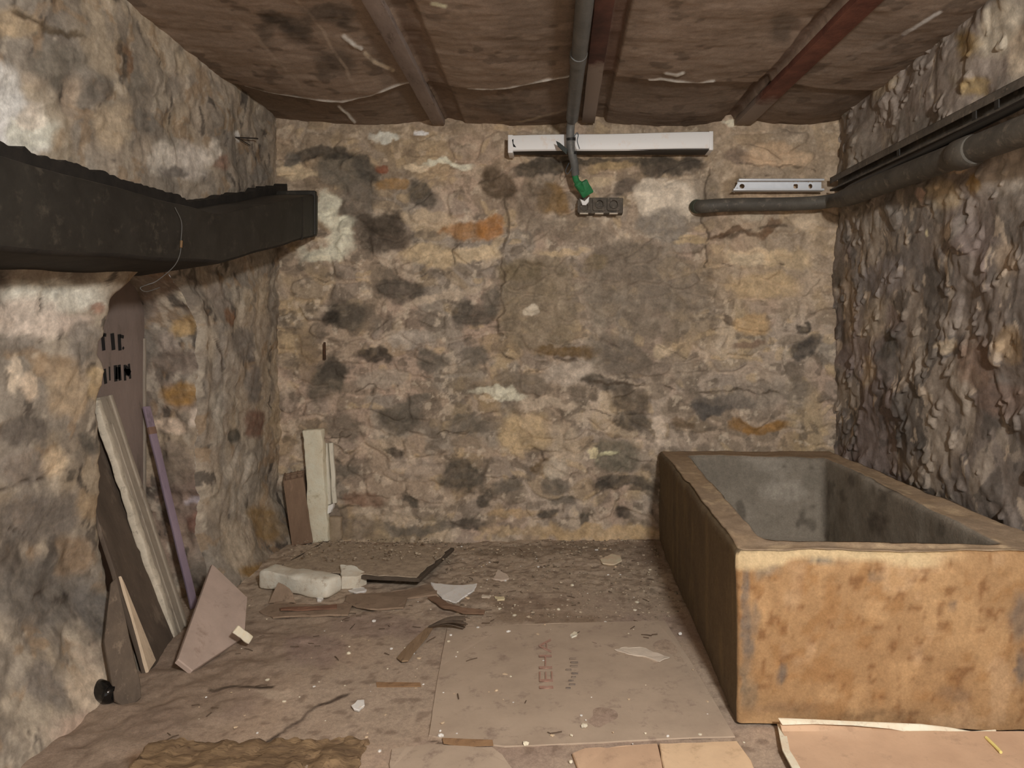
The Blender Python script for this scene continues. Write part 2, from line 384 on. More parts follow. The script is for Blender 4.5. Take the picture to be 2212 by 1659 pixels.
    lightp = [(703, 448, 24, 40, 0, W), (738, 500, 34, 36, 0, W), (705, 545, 62, 20, -8, W), (640, 375, 36, 14, -15, T), (1010, 495, 56, 20, 0, O, .8), (1060, 488, 28, 26, 0, (140, 92, 44), .85), (823, 367, 17, 9, 0, (112, 62, 42)), (918, 360, 9, 7, 0, (126, 72, 58)), (960, 356, 62, 8, 0, W), (900, 362, 26, 8, 0, (176, 158, 130)),
        (850, 402, 34, 13, 0, (130, 100, 62)), (930, 475, 60, 22, 0, T, .6), (1030, 545, 62, 20, 0, (176, 156, 124)), (930, 550, 60, 28, 0, (164, 144, 112)), (885, 738, 52, 20, 0, (146, 136, 124)), (830, 818, 60, 20, 0, (136, 124, 110)), (960, 640, 90, 12, -12, (160, 144, 124)), (1080, 850, 60, 12, 6, W, .8), (1230, 800, 60, 26, 0, (156, 144, 130), .8), (1190, 870, 70, 14, 0, (166, 150, 130), .7),
        (1440, 425, 66, 46, 0, (172, 160, 143), 1, .2), (1405, 445, 30, 22, 0, (176, 164, 146), 1, .2), (1435, 490, 60, 36, 0, (120, 112, 102)), (1280, 395, 46, 14, 0, T, .8), (1320, 360, 60, 12, 0, (138, 116, 82)), (1148, 664, 18, 9, 0, (166, 156, 138)), (1740, 480, 34, 26, 0, (166, 148, 124)), (1620, 555, 66, 16, 0, (174, 152, 122)), (1590, 420, 26, 40, 0, (104, 84, 60), .6), (1680, 340, 80, 24, 0, (166, 138, 108), .7), (1680, 430, 90, 30, 0, (160, 134, 106), .7), (1650, 620, 80, 34, 0, (160, 136, 100), .7), (1620, 700, 40, 24, 0, (158, 130, 92), .8), (1700, 560, 60, 24, 0, (168, 146, 112), .7),
        (1310, 985, 22, 8, 0, (190, 176, 140)), (1280, 975, 12, 7, 0, (186, 170, 134)), (1420, 930, 14, 34, 0, (170, 156, 140), .8), (1130, 930, 60, 46, 0, (162, 140, 104), .7), (1220, 960, 40, 40, 0, (160, 144, 122), .6), (1300, 1150, 150, 16, 0, (158, 132, 94), .8), (1090, 1150, 60, 10, 0, (150, 128, 96), .7), (1110, 1110, 60, 12, 0, (156, 130, 92), .6), (1200, 1015, 26, 24, 0, (164, 152, 134), .7), (1440, 760, 26, 12, 0, (168, 150, 122), .8), (900, 1010, 60, 20, 0, (150, 136, 122), .6), (820, 960, 60, 12, 0, (156, 138, 116), .6),
        (830, 292, 34, 10, -8, (186, 180, 166)), (905, 284, 16, 8, 0, (196, 190, 178)), (1590, 265, 26, 8, 0, (186, 172, 150)), (690, 555, 26, 10, 0, (190, 172, 148)), (1340, 930, 40, 10, 0, (156, 140, 118), .6), (1620, 470, 26, 10, 0, (156, 144, 124), .7), (1610, 560, 40, 14, 0, (160, 146, 122), .6), (1500, 520, 40, 8, 0, (166, 142, 100), .6), (1220, 545, 60, 8, 0, (170, 148, 114), .7)]
    c = paint(c, px, dark, 13, .022, 3, .30); c = paint(c, px, lightp, 13, .022, 5, .30)
    CR = (66, 54, 42); cracks_shade = np.zeros(n)
    for pts, wd in [([(800, 570), (860, 588), (960, 590), (1010, 575)], 4), ([(1085, 762), (1110, 775), (1180, 780), (1255, 775)], 5), ([(860, 935), (950, 935), (1010, 930)], 3), ([(640, 945), (740, 945), (765, 935)], 3), ([(1550, 515), (1600, 508), (1640, 500), (1690, 490)], 7), ([(1560, 575), (1620, 580), (1690, 565)], 3),
                    ([(1095, 350), (1098, 450), (1085, 560), (1080, 740)], 4), ([(1530, 360), (1520, 480), (1540, 650)], 4), ([(1500, 850), (1580, 838), (1680, 850)], 4), ([(1600, 355), (1660, 360), (1760, 368)], 4), ([(1610, 385), (1680, 378)], 4), ([(765, 838), (860, 835)], 3), ([(1270, 820), (1370, 835), (1500, 840)], 4), ([(740, 930), (735, 960)], 3), ([(690, 1090), (780, 1100)], 3),  # first line here is the shadow along the recess's left edge, painted dark
                    ([(1000, 515), (985, 545), (980, 570)], 3), ([(655, 595), (700, 600), (740, 590)], 3), ([(1270, 880), (1320, 900)], 3), ([(1050, 1140), (1090, 1150)], 4), ([(1410, 740), (1480, 770)], 3), ([(1120, 970), (1160, 965), (1180, 985)], 3), ([(620, 800), (590, 830)], 4), ([(890, 690), (930, 700)], 3)]:
        cracks_shade = np.maximum(cracks_shade, stroke(c, px, pts, wd*.85, CR, .7, 9, 9))
    d = fbm(p, 3.2, 4, 120)*.014+stone*.010*(.4+hid)+gs*.004*gid+fbm(p, 22, 3, 125)*.004-cracks_shade*.006
    rec = sst(1085, 1100, px[:, 0])*sst(1545, 1525, px[:, 0])*sst(790, 760, px[:, 1]+fbm(p, 6, 2, 7)*16)
    d -= rec*.022
    d += .05*sst(.10, -.02, p[:, 2])
    p[:, 1] = YB-d
    o = mesh('wall_back', p, gridfaces(len(zs), len(xs)), M_wall, cols=c); tag(o, kind='structure')
back_wall()

# ------------------------------------------------------------------ left wall with its niche
def y_near(z):
    pts = [(-.1, 2.19), (0, 2.20), (.35, 2.215), (.7, 2.19), (1.0, 2.205), (1.10, 2.212), (1.18, 2.275), (1.25, 2.38), (1.34, 2.55), (2.3, 2.55)]
    return np.interp(z, [a for a, b in pts], [b for a, b in pts])
def y_far(z):
    pts = [(-.1, 2.83), (.0, 2.83), (.5, 2.84), (1.0, 2.83), (1.15, 2.80), (1.24, 2.72), (1.34, 2.55), (2.3, 2.55)]
    return np.interp(z, [a for a, b in pts], [b for a, b in pts])
LEFT_DARK = [(10, 260, 70, 70, 0, (198, 190, 176)), (60, 300, 60, 36, 10, (194, 184, 170)), (20, 210, 42, 84, -20, (196, 188, 172)), (70, 285, 60, 40, 0, (190, 180, 164)), (70, 250, 30, 30, 0, (176, 166, 152)), (110, 150, 60, 34, 30, (98, 92, 82)), (30, 50, 60, 30, 10, (142, 124, 98)), (210, 185, 26, 34, 10, (88, 82, 74)), (258, 130, 8, 48, 0, (52, 46, 40)), (272, 130, 10, 40, 0, (96, 72, 52)), (300, 265, 30, 18, 40, (92, 86, 78)), (140, 115, 50, 18, 25, (100, 94, 84)), (290, 180, 20, 28, 0, (96, 90, 80)), (365, 190, 16, 30, 0, (108, 100, 90)),
    (350, 345, 34, 36, 0, (180, 172, 160)), (410, 350, 40, 44, 0, (166, 158, 148)), (372, 372, 32, 17, -5, (98, 92, 86)), (455, 330, 14, 30, 0, (170, 162, 150)), (475, 350, 16, 22, 0, (118, 92, 78)), (560, 375, 26, 24, 0, (104, 98, 90)), (460, 100, 60, 60, 0, (156, 146, 132), .5), (240, 270, 40, 50, 0, (148, 130, 104), .6), (510, 300, 8, 14, 0, (196, 186, 172)), (160, 215, 18, 60, 0, (150, 132, 112), .6), (60, 40, 40, 6, 20, (64, 52, 38)), (130, 65, 60, 8, 20, (74, 62, 46)),
    (110, 640, 110, 36, 0, (186, 176, 164)), (60, 690, 80, 44, 0, (172, 160, 148)), (150, 700, 40, 24, 0, (168, 154, 142)), (195, 670, 14, 14, -30, (130, 98, 82)), (170, 740, 40, 44, 0, (112, 106, 98)), (30, 740, 40, 24, 0, (108, 102, 94)), (110, 790, 40, 30, 0, (124, 104, 80)), (30, 810, 14, 44, 0, (182, 166, 146)), (60, 830, 18, 34, 0, (176, 158, 136)), (140, 850, 44, 60, 0, (142, 124, 100)), (200, 830, 22, 40, 0, (150, 130, 98)), (50, 930, 56, 34, 0, (82, 76, 70)), (190, 960, 20, 28, 0, (72, 68, 62)),
    (110, 1000, 26, 36, 20, (170, 150, 122)), (150, 1030, 12, 16, 0, (66, 60, 52)), (70, 1120, 110, 56, -10, (92, 86, 80)), (190, 1090, 30, 30, 0, (126, 108, 84)), (50, 1010, 50, 40, 0, (108, 100, 92)), (70, 1280, 120, 80, 0, (84, 80, 75)), (180, 1330, 40, 60, 0, (80, 77, 74)), (160, 1200, 40, 50, 0, (112, 94, 74)), (20, 1200, 30, 40, 0, (74, 68, 62)), (130, 1490, 80, 60, -20, (164, 148, 128)), (60, 1600, 80, 60, 0, (164, 142, 126)), (20, 1480, 40, 50, 0, (98, 92, 86)), (150, 1420, 50, 34, 0, (142, 128, 112)), (120, 1290, 30, 10, -30, (60, 54, 48)),
    (480, 830, 30, 140, 0, (128, 122, 114), .6), (545, 918, 17, 36, 6, (92, 66, 54)), (508, 945, 12, 14, 0, (58, 56, 50)), (486, 685, 14, 15, 0, (106, 76, 54)), (520, 740, 22, 40, 0, (98, 92, 86)), (560, 640, 20, 50, 0, (146, 132, 112)), (510, 1050, 30, 80, 0, (150, 142, 130), .7), (560, 1130, 26, 40, 0, (112, 88, 50), .8), (490, 1180, 26, 60, 0, (152, 140, 122), .7), (545, 830, 16, 40, 0, (96, 90, 84)), (470, 640, 24, 40, 0, (120, 110, 100)), (590, 900, 14, 60, 0, (140, 124, 100)), (510, 1230, 30, 16, 0, (112, 84, 40)), (470, 900, 14, 70, 0, (150, 144, 132), .6)]
def wall_cols(p, seed, base=(130, 118, 103)):
    n = len(p)
    c = np.tile(lin(L(base)), (n, 1)); k = np.array([1, 1, .55])
    wz = p+.05*np.stack([np.zeros(n), fbm(p, 6, 3, seed+40), fbm(p, 6, 3, seed+41)], 1)
    c = mixc(c, .8*sst(-.1, .4, fbm(wz, 2.2, 4, seed)), (112, 106, 97))
    c = mixc(c, .7*sst(.0, .4, fbm(wz, 3.1, 5, seed+3)), (136, 122, 101))
    c = mixc(c, .6*sst(.15, .42, fbm(wz*k, 6.5, 5, seed+6)), (94, 88, 81))
    c = mixc(c, .5*sst(.22, .46, fbm(wz*k, 9, 5, seed+9)), (148, 138, 122))
    c = mixc(c, .6*sst(.30, .5, fbm(wz*k, 18, 4, seed+21)), (100, 92, 82))
    c = mixc(c, .8*sst(.42, .55, fbm(wz*k, 17, 4, seed+12)), (62, 56, 51))
    c = mixc(c, .5*sst(.42, .6, fbm(wz, 14, 3, seed+15)), (122, 98, 70))
    c = mixc(c, .4*sst(.45, .65, fbm(wz*k, 26, 3, seed+18)), (160, 150, 134))
    return c
def left_disp(p):
    f1, f2, hid = worley(p[:, 1]/.2+fbm(p, 5, 2, 3)*.4, p[:, 2]/.12+fbm(p, 5, 2, 4)*.4, 14)
    d = fbm(p, 3, 3, 140)*.020+sst(.04, .4, f2-f1)*.009*hid+fbm(p, 12, 3, 144)*.006+fbm(p, 36, 3, 147)*.002
    d += .15*np.clip(1-p[:, 2]/.42, 0, 1)**1.6*sst(2.5, 2.15, p[:, 1])
    d += .10*np.clip(1-p[:, 2]/.26, 0, 1)**1.5*sst(2.6, 2.95, p[:, 1])
    return d
def left_wall():
    zs = lspace(-.06, 2.26, .0085); V = []; Fc = []; C = []; off = 0
    for part in (0, 1):
        t = np.concatenate([lspace(0, .6, .02)[:-1], lspace(.6, .78, .004)[:-1], lspace(.78, 1, .0019)]) if part == 0 else lspace(0, 1, .0075)
        tt, zz = np.meshgrid(t, zs); z = zz.ravel(); t_ = tt.ravel()
        jit = fbm(np.stack([np.full(z.size, 9.0+part), np.zeros(z.size), z], 1), 11, 4, 60)*.022*(z < 1.3)
        ya, yb = (np.full(z.size, Y0), y_near(z)+jit) if part == 0 else (y_far(z)+jit, np.full(z.size, YB+.05))
        p = np.stack([np.full(z.size, XL), ya+(yb-ya)*t_, z], 1)
        px = pix(p); c = wall_cols(p, 150)
        c = paint(c, px, LEFT_DARK, 10, .03, 13, .35)
        q = p*np.array([1, 1, 1])
        d = left_disp(p)
        ed = np.abs(p[:, 1]-(yb if part == 0 else ya)); inn = z < 1.33
        d -= .03*np.exp(-ed/.012)*inn
        for pts, wd in [([(85, 640), (82, 690), (90, 740)], 3), ([(425, 620), (450, 690), (475, 770), (478, 800)], 3), ([(0, 1060), (50, 1040), (110, 1035), (135, 1015)], 5), ([(65, 1290), (100, 1270), (118, 1255)], 6), ([(20, 1140), (60, 1150)], 3)]:
            m = stroke(c, px, pts, wd, (60, 50, 42), .8, 19, 5); d -= m*.008
        p[:, 0] = XL+d
        V.append(p); C.append(c); Fc += [[i+off for i in f] for f in gridfaces(len(zs), len(t))]; off += len(p)
    o = mesh('wall_left', np.concatenate(V), Fc, M_wall, cols=np.concatenate(C)); tag(o, kind='structure')
left_wall()
XN = -1.69
def niche():
    V = []; Fc = []; C = []; off = 0
    def add(p, nv, nu, c):
        nonlocal off
        V.append(p); C.append(c); Fc.extend([[i+off for i in f] for f in gridfaces(nv, nu)]); off += len(p)
    zs = lspace(-.06, 1.45, .01)
    # far reveal, facing the room's entrance
    t = lspace(0, 1, .03); tt, zz = np.meshgrid(t, zs); z = zz.ravel()
    jit = fbm(np.stack([np.full(z.size, 10.0), np.zeros(z.size), z], 1), 11, 4, 60)*.022*(z < 1.3)
    edge_p = np.stack([np.full(z.size, XL), y_far(z)+jit, z], 1); xe = XL+left_disp(edge_p)-.03*(z < 1.33)
    p = np.stack([xe+(XN-.03-xe)*tt.ravel(), y_far(z)+jit*(1-tt.ravel()), z], 1)
    px = pix(p); c = wall_cols(p, 170, (124, 106, 92))
    c = paint(c, px, [(390, 850, 48, 26, 0, (132, 98, 48)), (395, 705, 34, 22, -20, (146, 118, 74)), (405, 650, 30, 12, 30, (186, 170, 150)), (360, 915, 50, 15, 10, (176, 156, 136)), (425, 905, 14, 24, 0, (170, 156, 142)), (360, 740, 26, 24, 0, (130, 118, 108)), (390, 780, 60, 26, 0, (104, 92, 82)), (400, 1080, 40, 60, 0, (112, 94, 84)), (420, 1130, 18, 24, 0, (112, 78, 66)), (380, 1000, 40, 50, 0, (104, 92, 80)), (420, 1080, 24, 8, 0, (140, 132, 138)), (440, 1250, 30, 40, 0, (78, 70, 62))], 8, .03, 23, .35)
    p[:, 1] -= (fbm(p, 9, 4, 180)*.022+fbm(p, 30, 3, 183)*.006)*sst(0, .15, tt.ravel())
    add(p, len(zs), len(t), c)
    # back of the niche
    ys = lspace(1.95, 2.95, .012); yy, zz = np.meshgrid(ys, zs)
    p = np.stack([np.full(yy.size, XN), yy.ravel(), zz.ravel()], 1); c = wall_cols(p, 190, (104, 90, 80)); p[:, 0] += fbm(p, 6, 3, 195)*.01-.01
    add(p, len(zs), len(ys), c)
    # near reveal
    tt, zz = np.meshgrid(t, zs); z = zz.ravel()
    jit = fbm(np.stack([np.full(z.size, 9.0), np.zeros(z.size), z], 1), 11, 4, 60)*.022*(z < 1.3)
    edge_p = np.stack([np.full(z.size, XL), y_near(z)+jit, z], 1); xe = XL+left_disp(edge_p)-.03*(z < 1.33)
    p = np.stack([xe+(XN-.03-xe)*tt.ravel(), y_near(z)+jit-.09*sst(0, 1, tt.ravel()), z], 1)
    add(p, len(zs), len(t), wall_cols(p, 200, (112, 100, 88)))
    o = mesh('wall_niche', np.concatenate(V), Fc, M_wall, cols=np.concatenate(C)); tag(o, kind='structure')
niche()

# ------------------------------------------------------------------ right wall
def right_wall():
    ys = np.concatenate([lspace(Y0, .9, .05)[:-1], lspace(.9, 1.85, .014)[:-1], lspace(1.85, YB+.06, .0062)]); zs = lspace(-.06, 2.26, .0062)
    yy, zz = np.meshgrid(ys, zs); n = yy.size
    p = np.stack([np.full(n, XR), yy.ravel(), zz.ravel()], 1); px = pix(p)
    c = np.tile(lin(L((107, 98, 91))), (n, 1)); k = np.array([1, 1, .6])
    wz = p+.06*np.stack([np.zeros(n), fbm(p, 6, 3, 206), fbm(p, 6, 3, 207)], 1)
    c = mixc(c, .8*sst(-.1, .3, fbm(wz, 2.4, 4, 210)), (98, 92, 87)); c = mixc(c, .7*sst(.05, .35, fbm(wz, 3.6, 5, 213)), (126, 114, 101))
    c = mixc(c, .7*sst(.15, .38, fbm(wz*k, 7, 5, 216)), (76, 72, 68)); c = mixc(c, .65*sst(.25, .45, fbm(wz*k, 9, 5, 219)), (136, 125, 112))
    c = mixc(c, .6*sst(.15, .4, fbm(wz, 2.9, 4, 222)), (114, 100, 96)); c = mixc(c, .6*sst(.40, .55, fbm(wz*k, 18, 4, 225)), (66, 61, 56)); c = mixc(c, .6*sst(.45, .6, fbm(wz*k, 20, 4, 228)), (168, 152, 132))
    up = sst(560, 380, px[:, 1]-(px[:, 0]-1800)*-.0)
    c = mixc(c, .4*up, (126, 117, 104))
    c = paint(c, px, [(2085, 95, 34, 34, -20, (118, 94, 52)), (2150, 60, 36, 70, 20, (158, 148, 130)), (2190, 110, 30, 60, 10, (166, 150, 128)), (2100, 190, 26, 24, 0, (136, 114, 74)), (1900, 180, 20, 40, 30, (140, 124, 100)), (2030, 420, 34, 34, 0, (158, 140, 112)), (2165, 370, 60, 46, -20, (160, 150, 138)), (2090, 395, 16, 26, 0, (146, 116, 70)), (2060, 365, 16, 8, -20, (172, 148, 120)), (1975, 420, 12, 14, 0, (172, 146, 130)), (2040, 490, 10, 30, 30, (166, 152, 136)), (1990, 500, 6, 8, 0, (196, 170, 136)),
        (2100, 780, 40, 60, 0, (112, 88, 72), .7), (2150, 860, 60, 40, 0, (108, 86, 74), .6), (1900, 600, 50, 40, -20, (112, 106, 106), .7), (1880, 690, 24, 50, 0, (150, 136, 118), .7), (1910, 740, 18, 40, 0, (72, 70, 66), .8), (2030, 745, 26, 12, 0, (160, 144, 120), .7), (2160, 560, 34, 40, 0, (150, 132, 112), .7), (2040, 700, 34, 26, 0, (136, 126, 116), .7), (1820, 720, 18, 26, 0, (74, 68, 62), .8), (1860, 300, 24, 50, 0, (112, 102, 92), .7), (1815, 590, 20, 30, 0, (82, 74, 64), .8), (1830, 660, 14, 90, 0, (132, 114, 94), .6), (2180, 740, 30, 40, 0, (136, 114, 84), .7), (1870, 800, 16, 40, 0, (164, 144, 118), .7)], 9, .03, 31, .35)
    wp = fbm(p, 4, 3, 230)*.8; wq = fbm(p, 4, 3, 231)*.8
    f1, f2, hid = worley(p[:, 1]/.17+wp, p[:, 2]/.14+wq, 24)
    d = sst(.0, .8, f2-f1)*.008*hid+fbm(p, 3.6, 3, 234)*.020
    lump = fbm(p, (8, 8, 7), 3, 237); d += sst(.10, .65, lump)*.010
    knob = fbm(p, (15, 15, 13), 3, 238); d += sst(.30, .60, knob)*.014
    d += fbm(p, 26, 3, 240)*.0016-.02
    lump = np.maximum(lump, 0)*.7+sst(.22, .55, knob)*.8
    p[:, 0] = XR-d
    p[:, 2] -= np.maximum(lump, 0)*.012        # the blobs of render sag
    o = mesh('wall_right', p, gridfaces(len(zs), len(ys), True), M_rwall, cols=c); tag(o, kind='structure')
right_wall()

# ------------------------------------------------------------------ ceiling and its beams
BEAMS = [(-.60, .064), (.165, .066), (1.03, .085)]
def beam_x(k, y): return (BEAMS[k][0], .168-.006*(3.6-y)/1.3, .965+.062*(3.55-y)/1.3)[k]
def ceiling():
    ys = np.concatenate([lspace(Y0, 2.2, .06)[:-1], lspace(2.2, YB+.06, .0065)]); xs = lspace(-1.56, 1.56, .0065)
    xx, yy = np.meshgrid(xs, ys); n = xx.size
    p = np.stack([xx.ravel(), yy.ravel(), np.full(n, ZC)], 1); px = pix(p)
    c = np.tile(lin(L((118, 101, 87))), (n, 1))
    c = mixc(c, .7*sst(-.2, .7, fbm(p, 2, 4, 250)), (94, 80, 68))
    c = mixc(c, .55*sst(.0, .7, fbm(p, (3, 2, 1), 4, 253)), (114, 98, 84))
    c = mixc(c, .5*sst(.35, .75, fbm(p, (8, 14, 1), 4, 256)), (128, 112, 98))
    c = mixc(c, .5*sst(.4, .7, fbm(p, 12, 3, 259)), (66, 55, 46))
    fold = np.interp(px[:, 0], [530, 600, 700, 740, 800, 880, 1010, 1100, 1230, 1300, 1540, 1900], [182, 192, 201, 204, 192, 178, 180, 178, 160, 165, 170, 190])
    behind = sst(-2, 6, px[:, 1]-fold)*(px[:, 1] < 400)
    c = mixc(c, behind*.45, (84, 70, 58))  # weaker light beyond the fold is put into the ceiling colour
    c = paint(c, px, [(600, 40, 50, 18, 30, (58, 52, 46), .8), (690, 25, 40, 24, 0, (62, 56, 50), .7), (740, 30, 30, 30, 20, (60, 54, 48), .7), (720, 130, 50, 26, 10, (66, 58, 51), .7), (640, 60, 36, 30, 20, (62, 56, 50), .7), (580, 60, 20, 30, 20, (64, 57, 50), .6), (1690, 60, 30, 40, 30, (66, 58, 50), .6), (1080, 220, 40, 16, 0, (70, 62, 53), .6), (900, 100, 20, 90, -25, (84, 66, 54), .6), (835, 150, 20, 120, -25, (92, 80, 72), .4), (1000, 40, 60, 50, 0, (110, 94, 80), .5), (1340, 60, 60, 40, 0, (112, 97, 84), .4)], 8, .03, 41, .5)
    WH = (206, 195, 170); d = np.zeros(n)
    for pts, wd, cc, st in [([(530, 186), (600, 197), (720, 203), (760, 202), (800, 193), (885, 178)], 4, WH, .95), ([(1012, 183), (1100, 181), (1135, 174), (1230, 162)], 4, WH, .95), ([(1400, 164), (1500, 170), (1540, 169)], 3, WH, .8), ([(640, -10), (665, 20), (700, 70), (775, 185)], 4, (140, 124, 108), .7), ([(490, 10), (540, 60), (640, 160), (660, 185)], 4, (128, 112, 97), .7), ([(430, 40), (520, 130)], 3, (120, 104, 90), .6),
                            ([(745, 75), (765, 95), (780, 102)], 6, WH, .9), ([(790, 112), (815, 132), (848, 150)], 5, (176, 164, 144), .8), ([(730, 220), (750, 240), (768, 256)], 3, WH, .9), ([(905, 30), (920, 90), (960, 150), (1000, 170)], 5, (132, 112, 96), .7), ([(1060, 262), (1140, 250), (1230, 235)], 3, (150, 134, 112), .7), ([(1440, 150), (1460, 154), (1475, 148)], 5, WH, .95), ([(1950, 66), (1985, 45), (2030, 20)], 5, (196, 188, 176), .95), ([(1700, 180), (1960, 60)], 5, (124, 110, 98), .6), ([(935, 0), (960, 2)], 6, (200, 190, 150), .9),
                            ([(1590, 215), (1750, 190), (1850, 185)], 3, (122, 106, 92), .6), ([(1320, 170), (1380, 166)], 3, (122, 106, 92), .6), ([(1000, 60), (1030, 110), (1140, 120), (1160, 100)], 6, (92, 76, 64), .5)]:
        m = stroke(c, px, pts, wd+.8, cc, st, 29, 3, .8 if cc == WH else .3); d -= m*.006*(cc == WH)
    X = p[:, 0]; Y = p[:, 1]
    b0, b1, b2 = beam_x(0, Y), beam_x(1, Y), beam_x(2, Y)
    for a, b in ((np.full(n, -1.44), b0), (b0, b1), (b1, b2), (b2, np.full(n, 1.5))):
        t = (X-a)/(b-a); d -= .034*np.sin(np.pi*np.clip(t, 0, 1))*((t > 0) & (t < 1))*(.4+.6*sst(2.4, 3.6, Y))
    d += behind*.014-(1-behind)*0
    groove = sst(.03, .045, X-b0)*sst(.135, .12, X-b0); d += groove*.010; c = mixc(c, groove*.4, (80, 62, 50))
    g2 = sst(.03, .04, X-b1)*sst(.095, .085, X-b1); d += g2*.022; c = mixc(c, g2*.6*sst(3.2, 2.9, Y), (78, 50, 40))
    g3 = sst(.04, .05, b2-X)*sst(.105, .095, b2-X); d += g3*.030; c = mixc(c, g3*.6, (74, 54, 44))
    d += fbm(p, 3.2, 3, 270)*.009+fbm(p, (9, 22, 1), 3, 273)*.0016
    p[:, 2] = ZC+d
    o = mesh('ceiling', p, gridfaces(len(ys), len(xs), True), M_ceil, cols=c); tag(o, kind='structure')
ceiling()
M_beamgrey = mat('painted_steel_grey', L((92, 80, 74)), L((118, 104, 96)), 9, .75, L((72, 58, 50)), grain=(1, .3, 1))
M_beamred = mat('red_lead_steel', L((62, 38, 31)), L((84, 54, 43)), 8, .75, L((100, 78, 66)), grain=(1, .3, 1))
def mat_beam_mid(nm, r1, r2, yk):
    """the red-leaded flange whose far end was skimmed with plaster"""
    m, nt, b = nodes(nm)
    co = N(nt, 'ShaderNodeTexCoord').outputs['Object']
    nz = N(nt, 'ShaderNodeTexNoise', Scale=9, Detail=7, Roughness=.7); nt.links.new(co, nz.inputs['Vector'])
    sep = N(nt, 'ShaderNodeSeparateXYZ'); nt.links.new(co, sep.inputs[0])
    add = N(nt, 'ShaderNodeMath', operation='MULTIPLY_ADD'); add.inputs[1].default_value = .35; nt.links.new(nz.outputs['Fac'], add.inputs[0]); nt.links.new(sep.outputs['Y'], add.inputs[2])
    mr = N(nt, 'ShaderNodeMapRange'); mr.inputs['From Min'].default_value = yk; mr.inputs['From Max'].default_value = yk+.10; nt.links.new(add.outputs[0], mr.inputs['Value'])
    rp = N(nt, 'ShaderNodeValToRGB'); rp.color_ramp.elements[0].color = (*lin(L(r1)), 1); rp.color_ramp.elements[1].color = (*lin(L(r2)), 1)
    rp.color_ramp.elements[0].position = .35; rp.color_ramp.elements[1].position = .65; nt.links.new(nz.outputs['Fac'], rp.inputs['Fac'])
    mx = N(nt, 'ShaderNodeMix', data_type='RGBA'); mx.inputs[7].default_value = (*lin(L((112, 98, 88))), 1)
    nt.links.new(mr.outputs['Result'], mx.inputs[0]); nt.links.new(rp.outputs['Color'], mx.inputs[6]); nt.links.new(mx.outputs[2], b.inputs['Base Color'])
    b.inputs['Roughness'].default_value = .75; bump(nt, b, co, ((60, .003),), .5); return m
for k, (m_, drop) in enumerate(((M_beamgrey, .018), (mat_beam_mid('dark_red_lead_skimmed_end', (52, 27, 20), (80, 45, 34), 2.95), .016), (mat_beam_mid('red_lead_skimmed_end', (74, 37, 27), (104, 58, 42), 3.33), .024))):
    wd = BEAMS[k][1]; y1, y2 = -1.5, YB-.03; b = MB()
    a = Vector((beam_x(k, y1)-wd/2, y1, ZC-drop-(.004 if k else .010))); e = Vector((beam_x(k, y2)-wd/2, y2, a.z))
    b.rbox(frame(a, e-a, (-1, 0, 0)), ((e-a).length, wd, .03), .002, .08, .0012, 18, k)
    # frame: v points to -x, so shift to the flange's other side
    o = b.build('trim_%d' % (k+1), m_); o.location.x += wd; tag(o, kind='structure')

